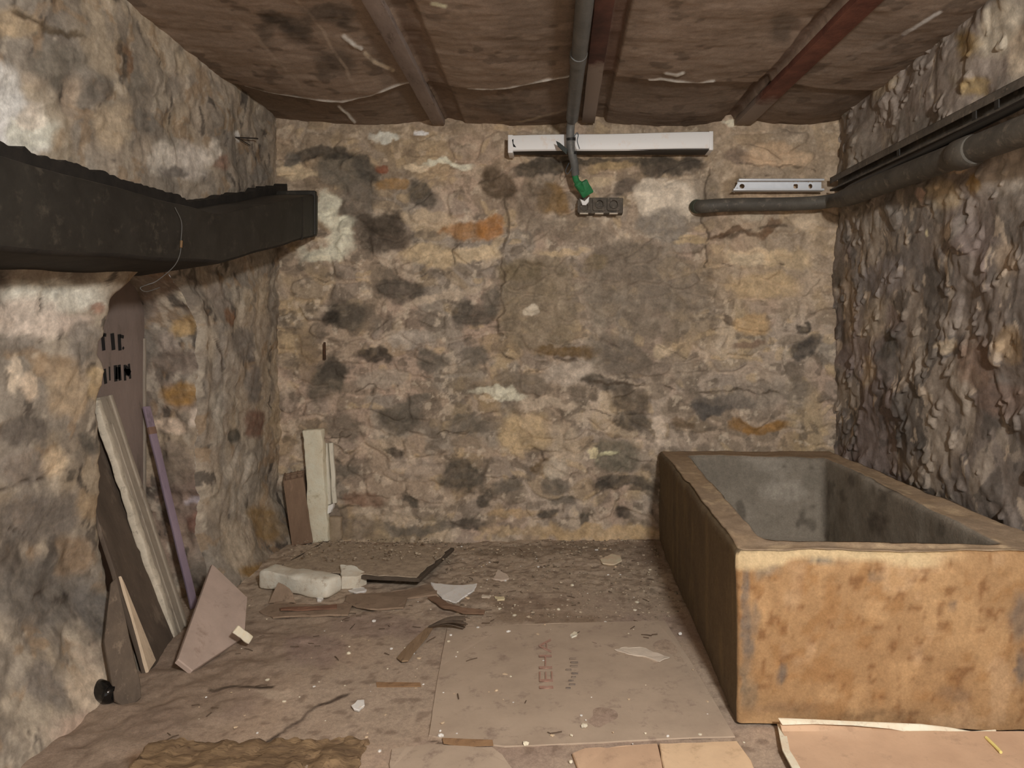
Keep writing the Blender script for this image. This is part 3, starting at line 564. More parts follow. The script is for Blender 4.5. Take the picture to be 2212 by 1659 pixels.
# ------------------------------------------------------------------ concrete trough
def trough():
    y0, y1, zt = 1.865, YB-.045, .466
    def outer(t):   # left outer line x at depth parameter
        return .488+(.530-.488)*t
    ins = [(.592, 1.976), (1.225, 1.920), (1.292, 3.33), (.655, 3.395)]         # inner rim corners, front-left first
    out = [(.488, y0), (1.40, y0-.03), (1.40, y1), (.530, y1)]
    def rounded(c, r, k=7, m=22):
        pts = []
        for i in range(4):
            a, b, d = Vector((*c[i-1], 0)), Vector((*c[i], 0)), Vector((*c[(i+1) % 4], 0))
            u, v = (a-b).normalized(), (d-b).normalized()
            for j in range(k+1):
                t = j/k; p = (b+u*r)*(1-t)**2+b*2*t*(1-t)+(b+v*r)*t*t; pts.append(p)
            q0, q1 = b+v*r, d+(b-d).normalized()*r
            for j in range(1, m): pts.append(q0.lerp(q1, j/m))
        return pts
    O = rounded(out, .018, m=90); I = rounded(ins, .045, m=90); n = len(O)
    Oc = np.array([(p.x, p.y) for p in O]); Ic = np.array([(p.x, p.y) for p in I])
    cen = Ic.mean(0); prof = []
    zs = list(np.linspace(0, zt-.03, 34))
    for z in zs: prof.append((Oc, z))
    for a in (30, 60, 90):
        a = math.radians(a); r = .024
        nrm = Oc-cen; nrm = nrm/np.abs(nrm).max(1, keepdims=True); prof.append((Oc-np.sign(nrm)*0+(cen-Oc)/np.linalg.norm(Oc-cen, axis=1)[:, None]*r*(1-math.cos(a)), zt-r+r*math.sin(a)))
    for t in np.linspace(.12, .9, 12): prof.append((Oc+(Ic-Oc)*t, zt+.002*math.sin(t*9)))
    for a in (0, 45, 90):
        a = math.radians(a); r = .016
        prof.append((Ic-(cen-Ic)/np.linalg.norm(Ic-cen, axis=1)[:, None]*r*(1-math.sin(a)), zt-r+r*math.cos(a)))
    for z in np.linspace(zt-.03, .09, 26): prof.append((Ic+(cen-Ic)*.06*(zt-z)/.4, z))
    for t in (.3, .6, .85, 1): prof.append((Ic+(cen-Ic)*(.055+.9*t*.99), .075))
    V = np.array([(x, y, z) for ring, z in prof for x, y in ring])
    Fc = []
    for k in range(len(prof)-1):
        for j in range(n):
            a, b = k*n+j, k*n+(j+1) % n; Fc.append([a, b, b+n, a+n])
    p = V.copy(); px = pix(p); N_ = len(p); ring = np.repeat(np.arange(len(prof)), n)
    inside = ring >= 34+3+12; top = (ring >= 37) & ~inside
    front = (~inside) & (~top) & (p[:, 1] < y0+.012); left = (~inside) & (~top) & ~front
    c = np.tile(lin(L((120, 104, 86))), (N_, 1))
    def mixf(a, m, c): m = np.clip(m, 0, 1)[:, None]; return a*(1-m)+lin(c)*m
    # ochre lime-stained front
    cf = np.tile(lin((160, 129, 94)), (N_, 1))
    cf = mixf(cf, .8*sst(-.1, .6, fbm(p, 13, 5, 300)), (178, 146, 108)); cf = mixf(cf, .7*sst(.15, .6, fbm(p, 22, 5, 303)), (150, 114, 76))
    cf = mixf(cf, .75*sst(.35, .62, fbm(p, 38, 4, 306)), (124, 90, 60)); cf = mixf(cf, .5*sst(.4, .7, fbm(p, 11, 3, 309)), (184, 156, 124))
    GB = (80, 74, 68)
    cf = paint(cf, px, [(1608, 1260, 9, 60, 0, GB, .8), (1612, 1370, 14, 70, 0, GB, .85), (1606, 1470, 10, 40, 0, (98, 86, 70), .8), (1630, 1330, 7, 40, 0, GB, .6), (1683, 1455, 10, 26, 10, GB, .85), (2205, 1330, 24, 60, 0, GB, .7), (2204, 1440, 14, 40, 0, GB, .85), (2060, 1310, 10, 12, 30, (84, 72, 62), .7), (1890, 1245, 16, 12, 0, (100, 82, 64), .7), (1655, 1236, 34, 12, -12, (104, 90, 72), .9), (1620, 1500, 20, 40, 0, (94, 82, 66), .7), (1700, 1530, 90, 12, 0, (104, 80, 58), .5), (1900, 1545, 100, 8, 0, (90, 68, 46), .6), (2060, 1500, 40, 14, 0, (96, 76, 58), .6)], 7, .04, 51, .5)
    rim = sst(1222, 1213, px[:, 1]+fbm(p, (14, 1, 30), 4, 315)*13)*(px[:, 1] > 1180)
    cf = mixf(cf, rim*.95*sst(2120, 1960, px[:, 0]), (196, 176, 140)); cf = paint(cf, px, [(1790, 1213, 46, 6, -3, (78, 72, 66), .9), (1875, 1206, 30, 4, 0, (90, 82, 72), .8), (1700, 1210, 26, 4, 0, (110, 96, 74), .7)], 4, .06, 52, .5)
    c[front] = cf[front]
    cl = np.tile(lin(L((88, 75, 56))), (N_, 1)); cl = mixc(cl, .7*sst(-.1, .6, fbm(p, 6, 4, 320)), (76, 66, 52)); cl = mixc(cl, .6*sst(.2, .7, fbm(p, (14, 14, 3), 4, 323)), (104, 88, 62)); cl = mixc(cl, sst(.09, 0, p[:, 2])*.5, (84, 72, 58))  # left face: dirt brown with the side's shade mixed into the colour
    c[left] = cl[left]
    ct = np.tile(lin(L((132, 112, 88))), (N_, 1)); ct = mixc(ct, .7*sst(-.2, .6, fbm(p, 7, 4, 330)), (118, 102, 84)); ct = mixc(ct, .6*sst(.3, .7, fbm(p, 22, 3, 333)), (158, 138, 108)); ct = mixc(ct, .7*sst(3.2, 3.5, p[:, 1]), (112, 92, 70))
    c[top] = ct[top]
    ci = np.tile(lin(L((112, 105, 94))), (N_, 1)); ci = mixc(ci, .8*sst(-.1, .6, fbm(p, 5, 4, 340)), (98, 92, 82)); ci = mixc(ci, .6*sst(.1, .7, fbm(p, 4, 4, 343)), (128, 122, 112)); ci = mixc(ci, .7*sst(.5, .75, fbm(p, 9, 3, 346)), (74, 68, 60))
    ci = paint(ci, px, [(1895, 1130, 22, 26, 20, (76, 68, 60), .8), (1820, 1070, 8, 14, 0, (80, 74, 66), .8), (1905, 1085, 14, 20, 0, (88, 82, 74), .6), (1780, 1080, 10, 90, 0, (92, 86, 78), .5), (1690, 1060, 50, 26, 0, (134, 128, 118), .6)], 5, .05, 53, .5)
    c[inside] = ci[inside]
    q = fbm(p, 5, 4, 350)*.006+fbm(p, 26, 3, 353)*.0022; r3 = np.stack([fbm(p, 7, 4, 356+k) for k in range(3)], 1)*.004
    p = p+r3; tp_ = ring >= 34; p[tp_, 2] += q[tp_]*.6
    chip = rim*front; p[front, 1] += (chip*(.006+.006*fbm(V, 16, 3, 360)))[front]
    sc = np.clip((zt-V[:, 2])/zt, 0, 1)
    o = mesh('concrete_trough', p, Fc, M_trough, cols=c, origin=(.9, 2.7, 0))
    tag(o, 'long worn concrete trough with an ochre stained front against the right wall', 'trough')
trough()

# ------------------------------------------------------------------ black duct on the left wall
M_duct = mat('black_coated_sheet', L((30, 28, 25)), L((40, 38, 34)), 6, .55, L((54, 50, 43)), bumps=((30, .002),), spec=.35)
M_ducttar_shade = mat('black_sealant_and_shade', L((26, 24, 22)), L((38, 34, 30)), 14, .8)
M_grey = mat('grey_pipe_plastic', L((66, 67, 66)), L((82, 82, 80)), 10, .5, L((96, 92, 84)), spec=.4)
def duct():
    b0 = Vector((-1.2, 1.05, 1.30)); t = empty('wall_duct', (-1.3, 2.4, 1.3), 'black boxed duct that kinks upward along the left wall', 'duct')
    pr = [(.6, 1.385, 1.165), (1.5, 1.432, 1.222), (2.44, 1.480, 1.300), (2.50, 1.490, 1.306), (3.50, 1.772, 1.556)]   # y, top, bottom
    def shell(xo, pts, name, m, x_in=-1.50, r=.012):
        V = []; Fc = []
        n = 0
        prof0 = lambda top, bot: [(x_in, bot-.042), (xo-r*2.2, bot), (xo-r*.8, bot+r*.25), (xo-r*.2, bot+r*1.1), (xo, bot+r*2.5), (xo, top-r*1.2), (xo-r*.3, top-r*.3), (xo-r*1.2, top), (x_in, top)]
        dense = []
        for (a, b) in zip(pts[:-1], pts[1:]):
            k = max(1, int((b[0]-a[0])/.06))
            for i in range(k): dense.append(tuple(a[j]+(b[j]-a[j])*i/k for j in range(3)))
        dense.append(pts[-1])
        for (y, tp, bt) in dense:
            for (x, z) in prof0(tp, bt): V.append((x+.0025*math.sin(y*9)+.0015*math.sin(y*23+z*30), y, z+.002*math.sin(y*14)))
        k = 9
        for i in range(len(dense)-1):
            for j in range(k):
                a, b = i*k+j, i*k+(j+1) % k; Fc.append([a, b, b+k, a+k])
        Fc.append(list(range(k))[::-1]); Fc.append([len(V)-k+j for j in range(k)])
        o = MB().add(V, Fc).build(name, m, t, auto=50); o.data.materials.append(M_ducttar_shade)
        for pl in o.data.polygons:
            if pl.normal.z < -.55: pl.material_index = 1  # underside's shade put into the material, darker than the duct's face
        return o
    shell(-1.2, pr, 'duct_body', M_duct)
    e = MB(); e.rbox(frame((-1.196, 3.485, 1.556), (0, 0, 1), (-1, 0, 0)), (.222, .30, .03), .006, .05, .002); e.build('end_cap', M_duct, t)
    # upstand behind the box, ragged along its top where it was sealed to the masonry
    V = []; Fc = []; ys = np.linspace(.6, 3.60, 260)
    for i, y in enumerate(ys):
        zt_ = float(np.interp(y, [.6, 1.75, 2.675, 2.76, 3.62], [1.42, 1.530, 1.566, 1.590, 1.845]))
        rag = .006*vnoise(np.array([[y*55, 0, 0.]]))[0]+.006*vnoise(np.array([[y*16, 3, 0.]]))[0]
        zb = float(np.interp(y, [a[0] for a in pr], [a[2] for a in pr]))+.02
        V += [(-1.388, y, zb), (-1.388, y, zt_+rag), (-1.52, y, zt_+rag+.004), (-1.52, y, zb)]
    for i in range(len(ys)-1):
        for j in range(3): a = i*4+j; Fc.append([a, a+1, a+5, a+4])
    MB().add(V, Fc).build('upstand', M_ducttar_shade, t, smooth=False)
    # painted-on joint line near the far end
    s = MB(); s.rbox(frame((-1.200, 3.30, 1.508), (0, 0, 1), (-1, 0, 0)), (.205, .02, .004), .001, .1); o = s.build('joint_strip', M_ducttar_shade, t)
duct()
M_wire = flat('thin_grey_wire', (96, 96, 94), .6); M_wirebrown = flat('thin_brown_wire', (110, 84, 52), .6)
t = empty('hanging_wire', (-1.19, 2.25, 1.35), 'thin wire hanging down the face of the black duct and curling below it', 'wire')
def pd(px, py, x=-1.19): return onx(px, py, x)
b = MB(); b.tube(bez([pd(378, 448), pd(392, 480), pd(391, 520), pd(389, 548), pd(376, 575, -1.192), pd(340, 606, -1.2), pd(318, 615, -1.22), pd(303, 622, -1.22), pd(316, 630, -1.22), pd(345, 621, -1.22)], 8), .0012, 6); b.build('wire', M_wire, t)
b = MB(); b.tube([pd(392, 520, -1.188), pd(391, 535, -1.188)], .004, 8); b.build('crimp', M_wirebrown, t)
b = MB(); a = onx(512, 297, -1.43); b.tube(bez([a+Vector((-.03, 0, .005)), a, onx(553, 299, -1.40), onx(556, 300, -1.40)], 4), .003, 8); b.tube([a, onx(540, 314, -1.42)], .0022, 6)
o = b.build('bent_nail', flat('dark_iron', (44, 38, 34), .7), None, origin=a); tag(o, 'bent iron nail sticking out of the left wall near the ceiling', 'nail')
b = MB(); a = P(701, 740, 3.54); b.tube([a, P(701, 776, 3.575)], [.006, .008], 6); b.tube([P(701, 757, 3.56), P(701, 757, 3.62)], .006, 6)
o = b.build('iron_spike', mat('rusty_iron', L((44, 36, 28)), L((74, 50, 34)), 40, .9), None, origin=a); tag(o, 'short rusty iron spike hammered into the back wall', 'spike')

# ------------------------------------------------------------------ lamp batten, conduit and sockets on the back wall
M_white = mat('white_enamel', L((196, 190, 186)), L((210, 205, 202)), 5, .45, L((176, 166, 158)), spec=.4, bumps=((40, .001),))
t = empty('lamp_batten', P(1320, 300, 3.5), 'white enamel lamp batten without its tube, fixed under the ceiling', 'lamp batten')
YF = 3.47
def box_at(b, px0, py0, px1, py1, Y, depth, r=.004, step=.06, rough=0, seed=0):
    p0, p1 = P(px0, py1, Y), P(px1, py0, Y)
    M = Matrix.Translation(p0); b.rbox(M, (p1.x-p0.x, depth, p1.z-p0.z), r, step, rough, 12, seed); return b
b = MB(); A = [P(1099, 291, YF), P(1540, 283, YF), P(1540, 322, YF), P(1100, 326, YF)]
V = []; Fc = []
top, bot = [], []
for k in range(17):
    u = k/16; a = A[0].lerp(A[1], u); c_ = A[3].lerp(A[2], u); sag = .0015*math.sin(u*9)
    for (yo, q) in ((.105, a), (.012, a), (.003, a+Vector((0, 0, -.004))), (0, a+Vector((0, 0, -.012))), (.0, c_+Vector((0, 0, .014))), (.003, c_+Vector((0, 0, .005))), (.012, c_+Vector((0, 0, 0))), (.014, c_+Vector((0, 0, .003)))):
        V.append(q+Vector((0, yo, sag)))
for k in range(16):
    for j in range(7): i = k*8+j; Fc.append([i, i+1, i+9, i+8])
b.add(V, Fc); b.build('lamp_tray', M_white, t)
b = MB(); box_at(b, 1104, 300, 1536, 324, YF+.006, .095, .003); b.build('back_plate', flat('dark_grey_sheet', (66, 62, 58), .7), t)
b = MB(); box_at(b, 1097, 291, 1108, 330, YF-.002, .105, .003); b.build('end_cap', M_white, t)
b = MB(); box_at(b, 1532, 283, 1541, 324, YF-.002, .105, .003); b.build('end_cap', M_white, t)
b = MB(); b.slab([P(1106, 302, YF-.003), P(1109, 300, YF-.003), P(1109, 310, YF-.003), P(1115, 318, YF-.003), P(1109, 317, YF-.003)], .002, Vector((0, -1, 0))); b.build('slot', flat('black_slot', (16, 15, 15), .9), t)

M_green = mat('green_tape', L((22, 88, 48)), L((34, 108, 62)), 22, .5, L((30, 60, 40)), bumps=((50, .003),))
M_black = flat('black_rubber', (26, 26, 26), .6)
t = empty('conduit_drop', (.08, 3.42, 1.9), 'grey conduit running along the ceiling and down in front of the white batten', 'conduit')
b = MB(); b.tube(bez([Vector((.100, 1.2, 2.118)), Vector((.094, 2.2, 2.118)), Vector((.086, 2.9, 2.112)), P(1236, 255, 3.36)], 8), .030, 18); b.build('ceiling_pipe', M_grey, t)
b = MB(); b.tube([Vector((.0875, 2.62, 2.115)), Vector((.087, 2.70, 2.115))], .0335, 18); b.build('coupling', M_grey, t)
b = MB(); b.tube(bez([P(1237, 235, 3.33), P(1234, 262, 3.385), P(1232, 285, 3.405), P(1233, 320, 3.41), P(1240, 350, 3.43), P(1243, 378, 3.46)], 8), .0205, 16); b.build('drop_pipe', M_grey, t)
for (x, y, yy) in ((1233, 301, 3.405), (1236, 331, 3.418)):
    b = MB(); b.tube([P(x, y-3, yy), P(x+.4, y+3, yy+.002)], .0228, 16); b.build('cable_tie', M_black, t)
b = MB(); b.slab([P(1201, 304, 3.40), P(1209, 308, 3.40), P(1226, 322, 3.40), P(1224, 334, 3.40), P(1205, 316, 3.40)], .006, Vector((0, -1, 0))); b.build('tape_end', flat('dark_green_tape', (34, 42, 38), .6), t)
b = MB(); b.tube(bez([P(1240, 296, 3.395), P(1246, 287, 3.39), P(1249, 292, 3.39), P(1247, 305, 3.39), P(1252, 322, 3.40)], 6), .0022, 6); b.build('wire_loop', flat('blue_grey_wire', (74, 84, 92), .5), t); b = MB(); b.tube(bez([P(1229, 352, 3.43), P(1222, 368, 3.43), P(1226, 376, 3.43), P(1236, 362, 3.42)], 6), .0018, 6); b.build('wire_loop', bpy.data.materials['blue_grey_wire'], t)
b = MB(); b.tube(bez([P(1242, 378, 3.452), P(1245, 390, 3.468), P(1252, 402, 3.49), P(1260, 413, 3.515)], 6), [.016]*9+[.021]*10, 12); b.build('taped_end', M_green, t)
b = MB(); b.rbox(frame(P(1245, 402, 3.478), P(1262, 391, 3.478)-P(1245, 402, 3.478), P(1262, 430, 3.51)-P(1245, 402, 3.478)), (.062, .075, .024), .006, .02, .004, 18, 3); b.build('tape_wad', M_green, t)
b = MB(); b.slab([P(1253, 430, 3.525), P(1262, 434, 3.525), P(1273, 424, 3.525), P(1272, 436, 3.525), P(1266, 443, 3.525), P(1258, 443, 3.525)], .012, Vector((0, -1, 0))); b.build('white_plug', M_white, t)

M_sock = mat('dusty_black_bakelite', L((56, 51, 45)), L((78, 71, 62)), 24, .7, L((116, 105, 90)))
M_brass = mat('dusty_metal_lip', L((120, 112, 100)), L((146, 136, 122)), 20, .5, metal=.4)
t = empty('socket_strip', P(1302, 445, 3.54), 'dusty black triple socket strip with open sockets under the white batten', 'socket strip')
YS = 3.535
b = MB(); box_at(b, 1250, 427, 1346, 461, YS+.012, .08, .005, .04, .002); b.build('back_box', M_sock, t)
for k, cx in enumerate((1262, 1295, 1326)):
    cy = 441 if k else 446
    b = MB(); n = 28; c0 = P(cx, cy, YS); R = [(.0335, 0, 1), (.024, 0, 0), (.0225, -.005, 0), (.0195, -.005, 0), (.0185, .001, 0), (.0182, .03, 0)]
    V = []; Fc = []
    for (r, yo, sq) in R:
        for j in range(n):
            a = 2*math.pi*j/n; ca, sa = math.cos(a), math.sin(a); m = r/max(abs(ca), abs(sa)) if sq else r
            V.append(c0+Vector((m*ca, yo, m*sa)))
    for k2 in range(len(R)-1):
        for j in range(n): a, e = k2*n+j, k2*n+(j+1) % n; Fc.append([a, e, e+n, a+n])
    for j in range(n):   # skirt of the plate
        a = 2*math.pi*j/n; ca, sa = math.cos(a), math.sin(a); m = .0335/max(abs(ca), abs(sa)); V.append(c0+Vector((m*ca, .016, m*sa)))
    o_ = len(R)*n
    for j in range(n): Fc.append([j, (j+1) % n, o_+(j+1) % n, o_+j])
    Fc.append([(len(R)-1)*n+j for j in range(n)])
    b.add(V, Fc); s = b.build('socket', M_sock, t, auto=40)
    b = MB(); b.slab([c0+Vector((x, .012, z)) for x, z in ((-.012, -.006), (.014, -.001), (.014, .006), (-.012, .004))], .01, Vector((0, -1, 0))); b.build('contact', M_brass, s)
    b = MB(); box_at(b, cx-10, 459, cx+9, 462.5, YS-.004, .03, .002); b.build('lip', M_brass, s)

# ------------------------------------------------------------------ channel and pipes on the right
def mat_zinc():
    m, nt, b = nodes('galvanised_zinc'); co = N(nt, 'ShaderNodeTexCoord').outputs['Object']
    nz = N(nt, 'ShaderNodeTexNoise', Scale=30, Detail=4); nt.links.new(co, nz.inputs['Vector'])
    rp = N(nt, 'ShaderNodeValToRGB'); rp.color_ramp.elements[0].color = (*lin((214, 219, 226)), 1); rp.color_ramp.elements[1].color = (*lin((236, 240, 246)), 1)
    nt.links.new(nz.outputs['Fac'], rp.inputs['Fac']); nt.links.new(rp.outputs['Color'], b.inputs['Base Color']); b.inputs['Metallic'].default_value = .1; b.inputs['Roughness'].default_value = .4; return m
M_zinc = mat_zinc(); M_zincdark = mat('dusty_zinc', L((64, 60, 54)), L((88, 82, 74)), 12, .6, L((112, 102, 90)), metal=.15)
t = empty('zinc_channel', P(1680, 400, 3.52), 'short bright galvanised channel with punched holes on the back wall', 'channel')
x0, x1 = P(1584, 400, 3.50).x, P(1780, 400, 3.50).x; z1, z0 = P(1600, 387, 3.50).z, P(1600, 411, 3.50).z
def holed(x0, x1, z0, z1, y, holes):
    """web of the channel with openings: a row of cells, each with its own hole"""
    b = MB(); xs_ = [x0]
    for (cx, w, h, rnd) in holes: xs_ += [cx-w*1.2, cx+w*1.2]
    xs_.append(x1)
    for i in range(0, len(xs_)-1, 2): b.add([(xs_[i], y, z0), (xs_[i+1], y, z0), (xs_[i+1], y, z1), (xs_[i], y, z1)], [[0, 1, 2, 3]])
    for (cx, w, h, rnd) in holes:
        a, c_ = cx-w*1.2, cx+w*1.2; cz = (z0+z1)/2; n = 16; O = []; I = []
        for j in range(n):
            th = 2*math.pi*(j+.5)/n; ca, sa = math.cos(th), math.sin(th)
            k = min((c_-a)/2/abs(ca), (z1-z0)/2/abs(sa)); O.append((cx+ca*k, y, cz+sa*k))
            k2 = 1 if rnd else min(1/abs(ca), 1/abs(sa)); I.append((cx+ca*w*k2, y, cz+sa*h*k2))
        b.add(O+I, [[j, (j+1) % n, n+(j+1) % n, n+j] for j in range(n)])
    return b
hp = lambda px: P(px, 400, 3.50).x
b = holed(x0+.03, x1, z0+.004, z1-.004, 3.535, [(hp(1607), .013, .012, True), (hp(1724), .011, .011, False), (hp(1756), .010, .012, True)])
b.build('web', M_zinc, t, smooth=False)
for (zz, s_) in ((z0, 1), (z1, -1)):
    xa = x0 if s_ > 0 else x0+.028
    b = MB(); b.rbox(Matrix.Translation((xa, 3.495, zz-.002)), (x1-xa, .042, .004), .0015, .1); b.rbox(Matrix.Translation((xa, 3.495, zz-.002 if s_ > 0 else zz-.008)), (x1-xa, .003, .010), .0012, .1); b.build('flange', M_zinc, t)
b = MB(); b.slab([(x0+.004, 3.53, z0), (x0+.034, 3.53, z1-.006), (x0+.034, 3.53, z1-.018), (x0+.02, 3.53, z0)], .003, Vector((0, -1, 0))); b.build('end_tab', M_zinc, t)

t = empty('wall_channel', (1.38, 2.7, 1.82), 'long dull metal channel running above the pipes on the right wall', 'channel')
YA, YE = .5, 3.51
def rw(px, py, x): return onx(px, py, x)
def lineat(pa, pb, y):
    k = (y-pa.y)/(pb.y-pa.y); return pa.lerp(pb, k)
ca, cb = rw(2212, 176, 1.335), rw(1797, 389, 1.385)
c0_, c1_ = lineat(ca, cb, YA), lineat(ca, cb, YE); L_ = (c1_-c0_).length
M = frame(c0_+Vector((0, 0, -.013)), c1_-c0_, (0, 0, 1))       # x along, y up, z towards -x? 
b = MB(); b.rbox(M, (L_, .030, .004), .0015, .2); b.build('upper_flange', M_zincdark, t)
b = MB(); b.rbox(M @ Matrix.Translation((0, .026, 0)), (L_, .004, .045), .0015, .2)
b.rbox(M @ Matrix.Translation((0, -.030, .040)), (L_, .06, .004), .0015, .2); b.build('web', M_zincdark, t)
b = MB(); b.rbox(M @ Matrix.Translation((0, -.038, 0)), (L_, .004, .045), .0015, .2); b.rbox(M @ Matrix.Translation((0, -.038, 0)), (L_, .010, .004), .0015, .2); b.build('lower_flange', M_zincdark, t)
for y in (2.10, 2.22, 2.75): 
    q = lineat(c0_, c1_, y); b = MB(); b.rbox(Matrix.Translation(q+Vector((.001, 0, -.040))), (.004, .022, .048), .001, .05); b.build('strap', flat('dark_steel_strap', (40, 38, 35), .6), t)

M_pipe = mat('dusty_dark_pipe', L((58, 55, 50)), L((74, 70, 63)), 9, .6, L((96, 88, 78)), spec=.35)
t = empty('thin_pipe', (1.33, 2.6, 1.74), 'thin dark pipe squeezed between the channel and the thick pipe on the right wall', 'pipe')
ta, tb = rw(2212, 222, 1.325), rw(1850, 398, 1.375); q0, q1 = lineat(ta, tb, YA), lineat(ta, tb, 3.2)
b = MB(); b.tube(bez([q0, q0.lerp(q1, .3)+Vector((0, 0, .004)), q0.lerp(q1, .7)+Vector((0, 0, -.004)), q1, lineat(ta, tb, 3.40)+Vector((.02, 0, -.012))], 8), .0135, 12); b.build('pipe', flat('black_cable', (36, 34, 32), .5), t)
t = empty('drain_pipe', (1.33, 2.6, 1.66), 'thick grey pipe with a coupling bending from the right wall onto the back wall', 'pipe')
da, db = rw(2212, 283, 1.325), rw(1835, 424, 1.345)
path = [lineat(da, db, YA), lineat(da, db, 2.6)+Vector((.006, 0, .004)), lineat(da, db, 3.2), P(1800, 433, 3.44), P(1765, 438, 3.49), P(1700, 441, 3.50), P(1600, 442, 3.50), P(1545, 444, 3.50), P(1520, 446, 3.515), P(1507, 446, 3.55)]
b = MB(); pp = bez(path, 8); b.tube(pp, [.044-.010*sst(3.1, 3.45, q.y) for q in pp], 20); b.build('pipe', M_pipe, t)
b = MB(); b.tube([P(1511, 446, 3.53), P(1504, 446, 3.585)], [.034, .036], 16); b.build('end_plug', mat('dull_green_plastic', L((44, 56, 46)), L((62, 70, 58)), 16, .7), t)
for y, ln, m_ in ((2.20, .10, M_pipe),):
    a, e = lineat(da, db, y), lineat(da, db, y+ln); d_ = (e-a).normalized()*.012; b = MB(); b.tube([a, a+d_, e-d_, e], [.046, .051, .051, .046], 22); b.build('coupling', m_, t)

# ------------------------------------------------------------------ things leaning in and by the niche
M_letters = flat('black_stencil_paint', (24, 24, 25), .9)
M_board = mat('mauve_grey_hardboard', L((98, 86, 80)), L((112, 98, 92)), 5, .85, L((88, 78, 70)), grain=(1, 1, .4))
t = empty('stencilled_panel', (-1.655, 2.5, 0), 'tall mauve-grey panel with black stencilled letters at the back of the niche', 'panel')
XB = -1.655
b = MB(); yb = onx(313, 740, XB).y
b.rbox(Matrix.Translation((XB-.02, 2.06, .01)), (.02, yb-2.06, 1.27), .003, .06, .0015, 6); b.build('panel_board', M_board, t)
b = MB(); b.rbox(Matrix.Translation((XB-.008, yb-.012, .02)), (.014, .014, 1.02), .003, .1, .001, 6); b.build('edge_strip', mat('pale_grey_edge', L((112, 104, 94)), L((126, 116, 104)), 8, .85), t)
def letter(strokes, name='stencil_letter'):
    b = MB()
    for (pts, wpx) in strokes:
        for (p0, p1) in zip(pts[:-1], pts[1:]):
            a, c_ = onx(*p0, XB), onx(*p1, XB); d = (c_-a); d.normalize(); s_ = Vector((0, d.z, -d.y))*wpx*.5*a.y/F*(3.0 if abs(d.z) > .6 else 1.2)
            b.slab([a-s_, c_-s_, c_+s_, a+s_], .0008, Vector((1, 0, 0)), .0008, .02, int(p0[0]*7+p0[1]))
    # set proud of the board
    for v in b.v: v.x += .0012
    b.build(name, M_letters, t, smooth=False)
letter([([(221, 722), (224, 757)], 3.4), ([(219, 722), (229, 724)], 6)])
letter([([(242, 720), (245, 756)], 4.0)])
letter([([(257, 722), (259, 757)], 3.4), ([(259, 726), (267, 728)], 6), ([(265, 750), (267, 754)], 2)])
letter([([(225, 797), (228, 829)], 3.2), ([(236, 792), (237, 822)], 1.4)])
letter([([(249, 789), (250, 824)], 3.6), ([(257, 788), (259, 822)], 3.2), ([(249, 806), (259, 806)], 22)])
letter([([(269, 788), (270, 822)], 2.4), ([(278, 786), (281, 818)], 2.2), ([(270, 794), (280, 808)], 5), ([(270, 804), (280, 804)], 12)])

M_dboard = mat('dark_dirty_board', L((62, 53, 45)), L((82, 70, 60)), 5, .8, L((96, 84, 72)), grain=(1, 1, .35))
def corner(px, py, z=0.0): return onz(px, py, z)
def lean(name, bl, br, up, ln, th, m_, label, cat, r=.004, rough=.002, step=.04, parent=None, seed=0, n_side=1, shape=None):
    """board whose foot runs bl->br; up is the direction it leans"""
    u = br-bl; v = Vector(up)
    b = MB(); b.rbox(frame2(bl, u, v), (u.length, ln, th), r, step, rough, 12, seed, shape); o = b.build(name, m_, parent, origin=None if parent else bl)
    if not parent: tag(o, label, cat)
    return o
bl, br = onz(306, 1456), onz(375, 1369)
UPB = Vector((-.315, .09, .79)); NB = (br-bl).cross(UPB); NB = NB if NB.x > 0 else -NB; NB.normalize()
o = lean('leaning_board', bl, br, UPB, .82, .014, M_dboard, 'wide dark board leaning in the niche behind the grey stone strip', 'board', .003, .0015)

M_strip = mat('grey_moulded_stone', L((112, 104, 92)), L((132, 123, 110)), 8, .85, L((94, 86, 76)), grain=(1, 1, .3))
M_stripedge = mat('chipped_pale_stone', L((142, 135, 120)), L((164, 156, 140)), 18, .9, L((116, 108, 96)))
t = empty('stone_strip', onz(395, 1368), 'long grey moulded stone strip leaning diagonally in the niche', 'stone strip')
f0 = onz(384, 1372, .0); f1 = onz(410, 1342, .0); top0 = P(262, 858, 2.545); upv = top0-f0
wv = (f1-f0); wv = wv.normalized()
M = frame(f0, wv, upv); ln = upv.length
b = MB(); b.rbox(M @ Matrix.Translation((.0, 0, -.02)), (.095, ln, .020), .004, .035, .002, 16, 4); b.rbox(M @ Matrix.Translation((.068, 0, -.002)), (.022, ln, .008), .003, .035, .001, 16, 4); b.rbox(M @ Matrix.Translation((.022, 0, -.002)), (.012, ln-.10, .005), .002, .035, .001, 16, 4); b.build('strip_body', M_strip, t)
b = MB(); b.rbox(M @ Matrix.Translation((-.028, 0, -.022)), (.030, ln-.01, .024), .005, .02, .005, 22, 5); b.build('chipped_edge', M_stripedge, t)
M_lilac = mat('lilac_paint', L((100, 87, 102)), L((114, 99, 112)), 8, .75, L((88, 76, 86)), grain=(1, 1, .3))
t = empty('lilac_batten', onz(392, 1325), 'thin lilac painted batten leaning behind the grey stone strip', 'batten')
f0 = Vector((-1.40, 2.66, 0)); tp = Vector((-1.628, 2.795, .765)); M = frame(f0, Vector((.4, 1, 0)), tp-f0)
b = MB(); b.rbox(M, (.030, (tp-f0).length, .012), .003, .05, .001); b.build('batten_body', M_lilac, t)
b = MB(); b.rbox(M @ Matrix.Translation((-.0007, (tp-f0).length-.115, -.0007)), (.0315, .03, .0134), .002, .03); b.build('bare_patch', mat('bare_brown_wood', L((96, 72, 60)), L((112, 86, 70)), 12, .85), t)
